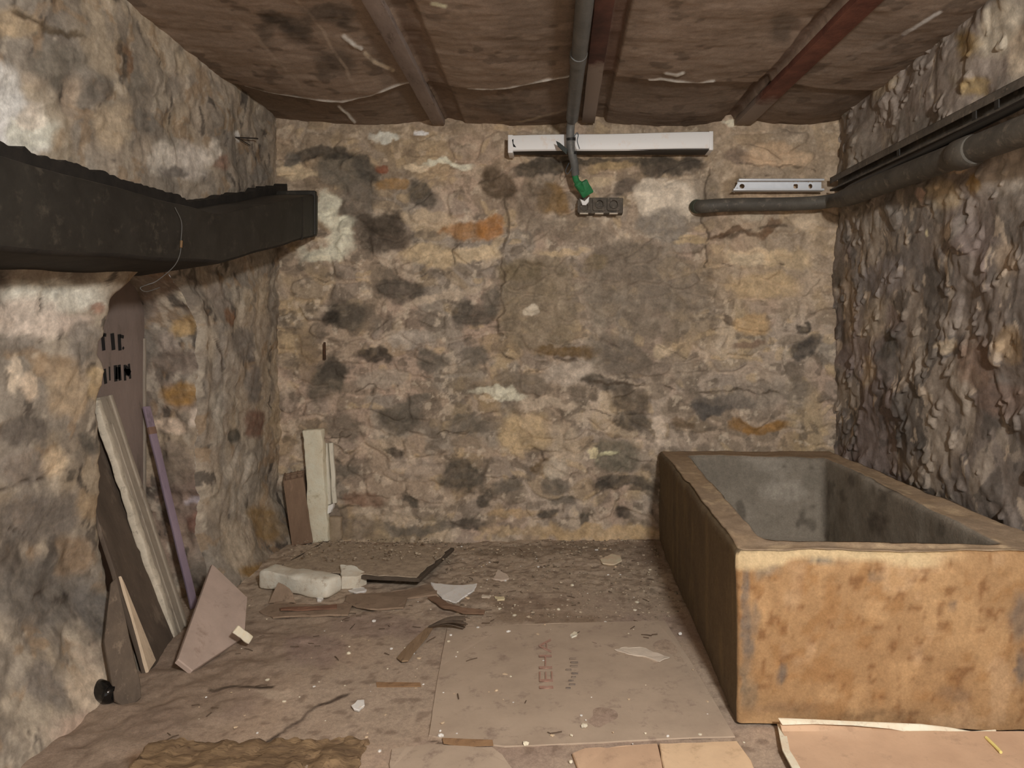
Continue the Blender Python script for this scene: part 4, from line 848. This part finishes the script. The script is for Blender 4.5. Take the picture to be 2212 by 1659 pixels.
M_dplank = mat('dark_timber', L((62, 53, 45)), L((84, 72, 60)), 7, .8, L((100, 86, 72)), grain=(2, 2, .2))
f0 = onz(243, 1526, .0); f1 = onz(305, 1508, .0)
UPP = Vector((-.21, .22, .50)); NP = (f1-f0).cross(UPP); NP = NP if NP.x > 0 else -NP; NP.normalize()
b = MB(); b.slab([hit(x, y, f0, NP, .012) for x, y in ((246, 1516), (262, 1527), (288, 1524), (304, 1508), (301, 1470), (249, 1250), (238, 1262), (223, 1385))], .024, NP, .0016, .03, 3, 0, .0006)
o = b.build('dark_plank', M_dplank, None, origin=f0); tag(o, 'short dark timber plank with a worn foot leaning at the near edge of the niche', 'plank')
M_wedge = mat('pale_split_wood', L((158, 140, 118)), L((176, 158, 134)), 9, .85, L((136, 118, 98)), grain=(2, 2, .3))
b = MB(); a, c_, d_, e_ = [hit(x, y, bl, NB, .022) for x, y in ((306, 1458), (322, 1434), (252, 1262), (246, 1250))]
b.slab([a, c_, d_, e_], .010, NB); o = b.build('wood_sliver', M_wedge, None, origin=a); tag(o, 'tall pale wooden sliver standing between the dark plank and the wide dark board', 'sliver')
m, nt, bb = nodes('black_glass'); bb.inputs['Base Color'].default_value = (.006, .006, .006, 1); bb.inputs['Roughness'].default_value = .08; M_glass = m
q = onz(243, 1522, .0)+Vector((0, 0, .027)); ax = Vector((-.8, .42, .0)).normalized()
b = MB(); b.tube([q-ax*.004+Vector((0, 0, 0)), q, q+ax*.012, q+ax*.15, q+ax*.17, q+ax*.185, q+ax*.24], [.012, .022, .027, .027, .020, .012, .011], 24); o = b.build('glass_bottle', M_glass, None, origin=q, auto=60); tag(o, 'glossy black bottle lying behind the foot of the dark plank', 'bottle')

M_tile = mat('mauve_grey_tile', L((134, 118, 108)), L((150, 132, 122)), 5, .75, L((124, 106, 94)), bumps=((40, .0015),))
tl = [onz(416, 1449, .010), onz(384, 1424, .055), Vector((-1.285, 2.60, .195)), Vector((-1.135, 2.56, .085)), onz(529, 1374, .012)]
b = MB(); b.slab(tl, .016, None, 0); o = b.build('broken_tile', M_tile, None, origin=tl[0], smooth=False); tag(o, 'large pointed piece of mauve-grey tile propped against the wall corner', 'tile piece')
M_chipc = mat('cream_plaster', L((184, 170, 144)), L((204, 190, 164)), 20, .9, L((166, 152, 130)))
b = MB(); a, c_ = onz(499, 1368, .075), onz(534, 1394, .02); b.rbox(frame(a+Vector((0, 0, .004)), c_-a, Vector((.5, .7, .5))), ((c_-a).length, .028, .012), .004, .012, .003, 30, 8); o = b.build('plaster_chip', M_chipc, None, origin=a); tag(o, 'oblong cream plaster chip lying on the mauve-grey tile piece', 'plaster chip')

# ------------------------------------------------------------------ standing pieces at the back wall
M_clay = mat('brown_clay', L((96, 76, 60)), L((112, 90, 72)), 9, .9, L((128, 104, 84)), grain=(1, 1, .3))
M_claytop = mat('dusty_clay', L((126, 106, 86)), L((142, 122, 100)), 14, .9)
f0 = onz(631, 1181, 0.0); f1 = onz(672, 1178, 0.0); tp = P(611, 1036, 3.50)
M = frame2(f0, f1-f0+Vector((0, -.005, 0)), tp-f0); ln = (tp-f0).length
b = MB(); wd_, th = .098, .062
for (x, z, w_, t_) in ((0, 0, wd_, .008), (0, -th+.008, wd_, .008), (0, -th, .008, th+.008), (wd_-.008, -th, .008, th+.008), (wd_/3-.003, -th, .006, th), (2*wd_/3-.003, -th, .006, th), (0, -th/2, wd_, .006)):
    b.rbox(M @ Matrix.Translation((x, 0, z-.008)), (w_, ln, t_), .0015, .06, .001, 14, 3)
Mi = M.inverted()
for k_, v in enumerate(b.v):
    l_ = Mi @ v
    if l_.y > ln-.02: l_.y += .034*(-l_.z/th)-.008; b.v[k_] = M @ l_
o = b.build('hollow_clay_block', M_clay, None, origin=f0); tag(o, 'brown hollow clay block standing on end in the back left corner', 'clay block')
M_cream = mat('cream_stone', L((172, 162, 138)), L((192, 182, 160)), 9, .9, L((150, 142, 116)), bumps=((30, .004), (120, .002)))
f0 = onz(672, 1171, .006); f1 = onz(711, 1166, .006); f1.y = f0.y-.005; tp = P(655, 929, 3.515)
M = frame2(f0, f1-f0, tp-f0); ln = (tp-f0).length
b = MB(); b.rbox(M @ Matrix.Translation((0, 0, -.03)), (.098, ln, .045), .007, .02, .006, 16, 11); o = b.build('cream_stone_bar', M_cream, None, origin=f0); tag(o, 'tall cream stone bar standing on end against the back wall', 'stone bar')
M_palegrey = mat('pale_grey_moulding', L((158, 154, 140)), L((176, 172, 158)), 8, .85, L((138, 134, 122)), grain=(1, 1, .3))
t = empty('grey_moulding', P(712, 1085, 3.54), 'short pale grey moulding standing just right of the cream stone bar', 'moulding')
f0 = P(703, 1090, 3.535); f1 = P(727, 1086, 3.535); tp = P(695, 958, 3.56); M = frame2(f0, f1-f0, tp-f0); ln = (tp-f0).length
b = MB(); b.rbox(M @ Matrix.Translation((-.02, 0, -.02)), (.05, ln, .030), .004, .04, .002, 14, 4); b.rbox(M @ Matrix.Translation((.034, 0, -.02)), (.022, ln, .020), .005, .04, .002, 14, 5); b.build('moulding_body', M_palegrey, t)
M_pwhite = mat('white_plaster', L((196, 186, 172)), L((214, 206, 194)), 20, .9, L((176, 164, 148)))
b = MB(); b.slab([P(706, 1093, 3.53), P(720, 1088, 3.53), P(719, 1098, 3.53), P(714, 1108, 3.53), P(706, 1112, 3.53)], .03, Vector((0, -1, 0)), .002, .01, 3); b.build('broken_end', M_pwhite, t)
q = P(712, 1112, 3.53)
b = MB(); b.rbox(Matrix.Translation((q.x-.012, 3.535, -.01)), (.07, .05, q.z+.005), .02, .02, .008, 14, 21); o = b.build('rubble_stone', mat('dusty_rubble', L((118, 104, 86)), L((138, 122, 100)), 14, .95, L((92, 80, 66))), None, origin=(q.x, 3.54, 0)); tag(o, 'low dusty stone at the wall foot carrying the pale grey moulding', 'stone')

# ------------------------------------------------------------------ on the floor at the back
M_dust = mat('grey_floor_dust', L((128, 114, 97)), L((146, 131, 112)), 26, .95, L((86, 74, 62)), lo_=.4, hi_=.6)
M_dboard2 = mat('dark_edge_board', L((58, 50, 42)), L((74, 64, 54)), 9, .85)
t = empty('dusty_board', (-.9, 3.1, .02), 'wide dark board covered in dust and rubble lying askew by the back wall', 'board')
Q = [onz(583, 1234, .030), onz(906, 1250, .046), onz(981, 1183, .050), Vector((-1.16, 3.44, .030))]
b = MB(); b.slab(Q, .014, None, .002, .05, 4); b.build('board_sheet', M_dboard2, t, smooth=False)
cx = sum(Q, Vector())/4
ins = [q+(cx-q).normalized()*.018+Vector((0, 0, .0035)) for q in Q]
b = MB(); b.slab(ins, .004, None, .008, .03, 5, warp=.0008); o = b.build('dust_layer', M_dust, t, smooth=False); tag(o, kind='stuff')
b = MB(); a = onz(863, 1262, 0); a.z = zf(a.x, a.y)-.004; b.rbox(Matrix.Translation(a+Vector((-.03, .05, 0))), (.05, .05, .042), .006, .02, .003, 20, 5); o = b.build('stone_prop', mat('tan_stone', L((128, 108, 84)), L((150, 130, 104)), 16, .9), None, origin=a); tag(o, 'small tan stone propping up the front edge of the dusty dark board', 'stone')
M_block = mat('white_mortar_block', L((168, 158, 140)), L((190, 182, 166)), 9, .92, L((146, 134, 116)), bumps=((26, .006), (110, .002)))
a = onz(556, 1269, .0); c_ = onz(702, 1297, .0)
b = MB(); M = frame(a+Vector((0, 0, -.004)), c_-a, Vector((0, 0, 1))); b.rbox(M @ Matrix.Translation((0, 0, -.10)), ((c_-a).length, .078, .10), .016, .02, .009, 12, 13); o = b.build('mortar_block', M_block, None, origin=a); tag(o, 'long off-white mortar block lying in front of the dusty dark board', 'block')
a = onz(738, 1268, 0)
b = MB(); b.slab([a, onz(770, 1268, 0), onz(792, 1258, 0), onz(765, 1242, .02), onz(735, 1240, .02)], .05, Vector((0, 0, 1)), .004, .015, 4)
for v in b.v: v.z += .042
o = b.build('mortar_lump', M_block, None, origin=a); tag(o, 'small mortar lump at the right end of the long off-white block', 'lump')

rnd = random.Random(11)
SH = [('large white plaster shard with a ragged edge right of the dusty board', [(930, 1258), (958, 1262), (1000, 1264), (1031, 1260), (1024, 1275), (1002, 1290), (985, 1302), (958, 1293), (942, 1278)], .016, M_pwhite, .010),
      ('thin pale shard with a dark cracked edge left of the trough', [(1327, 1403), (1350, 1397), (1390, 1398), (1420, 1410), (1447, 1419), (1425, 1429), (1395, 1418), (1350, 1411)], .006, mat('pale_tile', L((158, 148, 134)), L((172, 160, 146)), 10, .8), .010),
      ('pinkish plaster shard near the back wall beside the trough', [(1296, 1207), (1322, 1196), (1341, 1200), (1344, 1211), (1326, 1219), (1302, 1217)], .012, mat('pinkish_plaster', L((176, 150, 124)), L((196, 172, 148)), 16, .9), .008),
      ('triangular grey plaster shard in the middle of the rubble', [(1063, 1250), (1076, 1230), (1098, 1243), (1100, 1250), (1082, 1254)], .010, mat('greyish_plaster', L((158, 144, 130)), L((172, 158, 144)), 16, .9), .006),
      ('rounded white plaster flake on the cardboard at front left', [(759, 1524), (772, 1512), (787, 1510), (788, 1522), (776, 1533), (764, 1530)], .008, M_pwhite, .006),
      ('white plaster flake leaning beside the long mortar block', [(752, 1275), (770, 1269), (788, 1268), (792, 1275), (770, 1281)], .010, M_pwhite, .006),
      ('pink and white brick chip below the long mortar block', [(683, 1287), (691, 1283), (699, 1291), (694, 1297), (685, 1296)], .012, M_pwhite, .012),
      ('cream flake on the cardboard in front of the trough', [(2140, 1632), (2165, 1628), (2186, 1636), (2184, 1648), (2160, 1652), (2142, 1645)], .005, mat('cream_flake', L((198, 172, 140)), L((214, 190, 160)), 18, .9), .004),
      ('small grey flake beside the ragged white shard', [(1042, 1284), (1062, 1286), (1058, 1290), (1040, 1289)], .006, mat('grey_flake', L((150, 140, 124)), L((166, 154, 138)), 18, .9), .006),
      ('yellowish flake right of the ragged white shard', [(1068, 1288), (1090, 1287), (1090, 1295), (1074, 1296)], .008, mat('yellow_flake', L((176, 156, 122)), L((192, 172, 138)), 18, .9), .007),
      ('pale crumbly lump on the floor in the middle', [(1231, 1370), (1240, 1363), (1249, 1365), (1246, 1373), (1235, 1377)], .012, M_chipc, .008)]
for k, (lab, pts, th, m_, z) in enumerate(SH):
    g = [onz(x, y, 0) for x, y in pts]; zb = max(zf(q.x, q.y) for q in g); zl = zb+z*.5+th*.4
    if 'flake on the cardboard' in lab: zl += .006
    g = [onz(x, y, zl) for x, y in pts]
    b = MB(); b.slab(g, th, Vector((0, 0, 1)), .003, .012, k, -.15, .0015); o = b.build('plaster_shard', m_, None, origin=g[0], smooth=False); tag(o, lab, 'shard')

M_twig = mat('dark_dry_fibre', L((62, 52, 44)), L((84, 72, 60)), 20, .9)
t = empty('brush_head', onz(975, 1345), 'frayed dark bristle tuft on the floor in front of the white shard', 'bristle tuft')
tip = onz(926, 1354, .012)
for k in range(13):
    u = k/12; e = onz(1000+10*rnd.random(), 1331+26*u, .008+.04*math.sin(u*3)*rnd.random()+.004); mid = tip.lerp(e, .5)+Vector((0, 0, .012))
    b = MB(); b.tube(bez([tip, mid, e], 4), [.003]*5+[.0025]*4, 6); b.build('bristle', M_twig, t)
def sheet(pts, z, th, m_, name, label, cat, jag=.003, seg=.03, seed=0, warp=.001, parent=None):
    g = [onz(x, y, z) for x, y in pts]; b = MB(); b.slab(g, th, Vector((0, 0, 1)), jag, seg, seed, 0, warp); o = b.build(name, m_, parent, origin=None if parent else g[0], smooth=False)
    if not parent: tag(o, label, cat)
    return o
M_brown = mat('dry_brown_wood', L((104, 84, 62)), L((124, 102, 78)), 9, .9, L((86, 68, 52)), grain=(3, .6, 1))
sheet([(858, 1420), (868, 1428), (882, 1426), (892, 1412), (922, 1376), (935, 1356), (920, 1357), (885, 1388)], .009, .004, M_brown, 'wood_strip', 'flat brown strip lying diagonally below the bristle tuft', 'strip', .002)

# ------------------------------------------------------------------ sheets and scraps on the floor
M_card = mat('dusty_cardboard', L((136, 120, 104)), L((148, 132, 115)), 5, .92, L((118, 102, 90)), bumps=((70, .001),))
M_cardp = mat('peach_cardboard', L((152, 124, 100)), L((164, 136, 110)), 6, .9, L((142, 116, 94)), bumps=((70, .001),))
M_cardl = mat('pale_cardboard', L((168, 142, 112)), L((180, 154, 122)), 6, .9, L((158, 132, 102)), bumps=((70, .001),))
M_cardb = mat('torn_brown_cardboard', L((108, 91, 75)), L((124, 105, 87)), 10, .92, L((90, 75, 62)))
M_torn = mat('white_torn_paper', L((176, 164, 142)), L((194, 182, 160)), 20, .9, L((158, 144, 124)))
t = empty('cardboard_sheet', onz(1200, 1480, .004), 'large flat dusty cardboard sheet with faded red print left of the trough', 'cardboard')
def fl(pts, dz):
    out = []
    for x, y in pts: q = onz(x, y, 0); out.append(onz(x, y, zf(q.x, q.y)+dz))
    return out
b = MB(); pts = [(966, 1356), (1200, 1346), (1436, 1340), (1500, 1440), (1588, 1590), (1420, 1596), (1240, 1606), (1090, 1612), (1000, 1602), (926, 1588), (944, 1470)]
b.slab(fl(pts, .0045), .004, Vector((0, 0, 1)), .0008, .04, 3, 0, .0006); b.build('sheet', M_card, t, smooth=False)
cd = bpy.data.curves.new('faded_red_print', 'FONT'); cd.body = 'IEHA'; cd.size = .062; cd.space_character = 1.0; cd.offset = -.0006; cd.extrude = .0012
M_red = mat('faded_red_ink', L((132, 102, 91), 1), L((140, 114, 101)), 60, .92, L((138, 120, 105)), bumps=None)
M_ink = mat('faded_grey_ink', L((96, 88, 82)), L((122, 108, 96)), 60, .92, L((120, 106, 96)), bumps=None, lo_=.4, hi_=.6)
z_ = max(zf(x, y) for x in (-.06, .0, .06) for y in (2.0, 2.1, 2.2, 2.3))+.0062
q = onz(1196, 1492, z_); e = onz(1190, 1380, z_)
o = bpy.data.objects.new('faded_red_print', cd); COL.objects.link(o); cd.materials.append(M_red)
dg = bpy.context.evaluated_depsgraph_get(); me = bpy.data.meshes.new_from_object(o.evaluated_get(dg)); bpy.data.objects.remove(o)
me.materials.clear(); o = link('faded_red_print', me, M_red, t); ln = max(v.co.x for v in me.vertices)
o.location = q; o.rotation_euler.z = math.atan2(e.y-q.y, e.x-q.x); o.scale.x = (e-q).length/ln
rnd = random.Random(5)
b = MB()
for k in range(9):
    px0 = 1228+rnd.uniform(-6, 8); py0 = 1424+k*8; a = onz(px0, py0, z_); b.rbox(Matrix.Translation(a), (.012+.012*rnd.random(), .008, .0012), .0001, .05)
b.build('faded_grey_print', M_ink, t)

def scrap(name, label, cat, pts, dz, th, m_, seed, warp=.002, jag=.004, seg=.03):
    g = fl(pts, dz); b = MB(); b.slab(g, th, Vector((0, 0, 1)), jag, seg, seed, 0, warp); o = b.build(name, m_, None, origin=g[0], smooth=False); return tag(o, label, cat)
scrap('cardboard_flap', 'peach cardboard flap at the bottom edge of the photo below the large dusty sheet', 'cardboard', [(1236, 1626), (1262, 1616), (1420, 1606), (1428, 1640), (1440, 1700), (1262, 1700)], .012, .010, M_cardp, 2, .001, .002)
scrap('cardboard_flap', 'pale yellowish cardboard flap beside the near corner of the trough', 'cardboard', [(1424, 1606), (1592, 1600), (1622, 1640), (1650, 1700), (1442, 1700)], .013, .010, M_cardl, 4, .001, .002)
scrap('cardboard_piece', 'crooked cardboard piece with a dark torn right edge at the bottom middle of the photo', 'cardboard', [(846, 1618), (926, 1606), (1064, 1614), (1086, 1630), (1100, 1650), (1136, 1700), (838, 1700)], .006, .005, M_card, 6, .001, .003)
scrap('torn_cardboard', 'torn brown cardboard scrap with a raised peak in front of the long mortar block', 'cardboard', [(560, 1318), (590, 1304), (600, 1296), (640, 1304), (762, 1304), (752, 1326), (640, 1330), (590, 1332)], .012, .006, M_cardb, 8, .004)
b = MB(); a = fl([(580, 1303), (640, 1303)], .008); b.slab([a[0], a[1], a[1]+Vector((-.035, .02, .05)), a[0]+Vector((.03, .02, .075))], .003, Vector((0, -1, .3)).normalized(), .004, .02, 3); o = b.build('cardboard_tab', M_cardb, None, origin=a[0], smooth=False); tag(o, 'small upright brown cardboard tab leaning on the left end of the mortar block', 'cardboard')
scrap('torn_cardboard', 'torn brown cardboard scrap poking out from under the dusty dark board', 'cardboard', [(742, 1302), (748, 1284), (820, 1280), (880, 1272), (920, 1262), (946, 1258), (944, 1282), (880, 1292), (872, 1312), (800, 1316)], .012, .006, M_cardb, 9, .003)
scrap('bark_strip', 'curved brown bark strip curling out below the ragged white shard', 'strip', [(924, 1290), (942, 1287), (968, 1302), (1000, 1314), (1048, 1318), (1046, 1323), (1000, 1322), (960, 1312)], .018, .005, mat('brown_bark', L((92, 70, 54)), L((108, 84, 66)), 14, .9), 10, .003)
scrap('bark_strip', 'thin reddish brown strip lying across the torn cardboard by the mortar block', 'strip', [(604, 1312), (660, 1310), (728, 1306), (728, 1312), (660, 1317), (606, 1318)], .020, .004, mat('reddish_bark', L((94, 66, 52)), L((112, 80, 62)), 14, .9), 12, .002)
M_tape = mat('brown_packing_tape', L((112, 84, 58)), L((130, 100, 70)), 12, .7, L((100, 76, 56)))
scrap('tape_strip', 'brown tape strip stuck to the floor left of the large dusty cardboard sheet', 'tape', [(812, 1473), (908, 1474), (910, 1483), (814, 1484)], .003, .0015, M_tape, 14, .0004, .001)
scrap('tape_strip', 'brown tape strip along the front edge of the large dusty cardboard sheet', 'tape', [(955, 1594), (1064, 1598), (1066, 1610), (1000, 1612), (958, 1606)], .0065, .0012, M_tape, 15, .0004, .001)
M_rot = mat('rotten_wood', L((84, 66, 48)), L((118, 96, 68)), 22, .95, L((62, 48, 36)), grain=(.6, 3, 1), bumps=((30, .008),))
b = MB(); g = onz(262, 1690, -.019); b.rbox(Matrix.Translation(g) @ Matrix.Rotation(.03, 4, 'Z'), (.56, .125, .026), .010, .009, .010, 30, 8); o = b.build('rotten_plank', M_rot, None, origin=g); tag(o, 'crumbling rusty brown rotten plank at the bottom left of the floor', 'plank')

# paper-edged sheet curling up against the trough
t = empty('curled_sheet', onz(1950, 1640), 'peach cardboard sheet with white torn edges lying in front of the trough', 'cardboard')
YC = 1.815
bx = [1684, 1730, 1800, 1880, 1960, 2040, 2110, 2180, 2230]; by = [1556, 1560, 1566, 1571, 1577, 1585, 1594, 1600, 1603]
V = []; Fc = []
for k, (x, y) in enumerate(zip(bx, by)):
    p0 = P(x, y, YC); u = (x-1684)/(2230-1684); fx = 1724+u*(2300-1724)
    V += [p0, Vector((p0.x+.002, YC-.014, .018)), Vector((p0.x+.004, YC-.05, .012)), onz(fx-16+16*u, 1640, .011), onz(fx, 1720, .010)]
for k in range(len(bx)-1):
    for j in range(4): a = k*5+j; Fc.append([a, a+1, a+6, a+5])
n0 = len(V); b = MB(); b.add(V, Fc)
b.add([v-Vector((0, -.003, .003)) for v in V], [f[::-1] for f in Fc]); 
for k in range(len(bx)-1):
    for (r0) in (0, 4): a = k*5+r0; b.f.append([a, a+5, a+5+n0, a+n0])
for j in range(4):
    for r0 in (0, (len(bx)-1)*5): a = r0+j; b.f.append([a, a+1, a+1+n0, a+n0])
b.build('sheet', M_cardp, t, auto=25)
b = MB(); U = [(1682, 1553), (1760, 1556), (1840, 1560), (1920, 1563), (1990, 1566), (2050, 1573), (2100, 1582), (2152, 1578)]
D_ = [(1690, 1566), (1760, 1564), (1840, 1567), (1920, 1574), (1990, 1586), (2050, 1592), (2090, 1594), (2150, 1586)]
yy_ = YC-.004; W_ = []
for (a, c_) in zip(U, D_): W_ += [P(a[0], a[1], yy_-.001), P(c_[0], c_[1], yy_-.010)]
b.add(W_+[w+Vector((0, .003, .001)) for w in W_], [])
m_ = len(W_)
for k in range(0, m_-2, 2): b.f += [[k, k+1, k+3, k+2], [m_+k+2, m_+k+3, m_+k+1, m_+k], [k, k+2, m_+k+2, m_+k], [k+1, m_+k+1, m_+k+3, k+3]]
b.f += [[0, m_, m_+1, 1], [m_-2, m_-1, 2*m_-1, 2*m_-2]]
b.build('torn_edge', M_torn, t, smooth=False)
b = MB(); b.slab([onz(x, y, .015) for x, y in [(1679, 1563), (1697, 1566), (1700, 1590), (1706, 1620), (1722, 1645), (1740, 1680), (1722, 1680), (1706, 1650), (1690, 1620), (1684, 1590)]], .004, Vector((0, 0, 1)), .001, .03, 2, 0, .001); b.build('torn_edge', M_torn, t, smooth=False)
b = MB(); b.tube(bez([onz(2130, 1593, .016), onz(2150, 1612, .016), onz(2162, 1625, .016)], 4), .004, 8); b.build('yellow_smear', mat('yellow_ochre', L((188, 160, 84)), L((200, 172, 100)), 16, .9), t)

# ------------------------------------------------------------------ small debris
def nugget(rnd, r, flatk=.5):
    bm = bmesh.new(); bmesh.ops.create_icosphere(bm, subdivisions=1, radius=r)
    k = Vector((rnd.uniform(.7, 1.4), rnd.uniform(.6, 1.1), flatk*rnd.uniform(.6, 1.3)))
    V = [Vector((v.co.x*k.x, v.co.y*k.y, v.co.z*k.z))*rnd.uniform(.75, 1.2) for v in bm.verts]; Fc = [[v.index for v in f.verts] for f in bm.faces]; bm.free(); return V, Fc
rnd = random.Random(23)
M_chips = [M_pwhite, M_chipc, mat('tan_plaster', L((160, 140, 114)), L((176, 156, 128)), 20, .9)]
protos = []
for k in range(9):
    V, Fc = nugget(rnd, .0075); me = bpy.data.meshes.new('plaster_crumb'); me.from_pydata(V, [], Fc); me.materials.append(M_chips[k % 3]); protos.append(me)
def clear_of(x, y):
    if x > .44 and y > 1.82: return False
    if x < -1.12+(.0 if y > 2.2 else .1): return False
    pu = pix(np.array([[x, y, 0.]]))[0]
    if 545 < pu[0] < 990 and 1175 < pu[1] < 1300: return False
    return 1175 < pu[1] < 1655 and pu[0] > 205
cnt = 0
while cnt < 210:
    x, y = rnd.uniform(-1.2, .75), 1.66+1.85*rnd.random()**1.3
    if not clear_of(x, y): continue
    s_ = (.35+.9*rnd.random()**3)*(1.25 if y > 2.7 else 1)
    o = bpy.data.objects.new('plaster_crumb', protos[cnt % 9]); COL.objects.link(o); o.scale = (s_, s_, s_); o.rotation_euler = (0, 0, rnd.uniform(0, 6.28))
    on = zf(x, y); u_ = pix(np.array([[x, y, 0.]]))[0]
    if 925 < u_[0] < 1600 and u_[1] > 1345: on += .0045
    o.location = (x, y, on+.0025*s_); cnt += 1
    tag(o, 'small pale plaster crumb scattered on the dusty floor', 'plaster crumb', 'pale plaster crumbs scattered on the floor')
M_splint = mat('dark_splinter_wood', L((66, 54, 44)), L((88, 72, 58)), 20, .9)
sp = []
for k in range(6):
    b = MB(); ln = rnd.uniform(.018, .05); b.rbox(Matrix.Translation((-ln/2, -.002, -.001)), (ln*.8, .002+.002*rnd.random(), .002), .0008, .015, .0012, 60, k); o = b.build('wood_splinter', M_splint); sp.append(o.data); bpy.data.objects.remove(o)
cnt = 0
while cnt < 90:
    x, y = rnd.uniform(-1.15, .6), 1.8+1.75*rnd.random()**.75
    if not clear_of(x, y): continue
    o = bpy.data.objects.new('wood_splinter', sp[cnt % 6]); COL.objects.link(o); o.rotation_euler = (0, rnd.uniform(-.1, .1), rnd.gauss(0, .8))
    on = zf(x, y); u_ = pix(np.array([[x, y, 0.]]))[0]
    if 925 < u_[0] < 1600 and u_[1] > 1345: on += .0045
    o.location = (x, y, on+.003); cnt += 1
    tag(o, 'small dark wood splinter lying on the dusty floor', 'splinter', 'dark splinters scattered on the floor')
b = MB(); rnd = random.Random(31); cnt = 0
while cnt < 2600:
    x, y = rnd.uniform(-1.25, .50), 3.58-1.0*rnd.random()**1.5
    u_ = ((x*F/y)+CX, CY+F*H/y)
    if 545 < u_[0] < 975 and u_[1] > 1240: continue
    r = .002+.0055*rnd.random()**3; V, Fc = nugget(rnd, r, .6); ob = zf(x, y)
    if 600 < u_[0] < 960 and 1190 < u_[1] < 1245: ob = .058
    b.add([v+Vector((x, y, ob+r*.3)) for v in V], Fc); cnt += 1
o = b.build('rubble_grit', mat('mixed_grit', L((78, 66, 54)), L((150, 136, 116)), 34, .95, L((176, 162, 140)), lo_=.42, hi_=.60), None, smooth=False)
tag(o, 'fine grey grit and plaster crumbs strewn along the foot of the back wall', 'grit', kind='stuff')
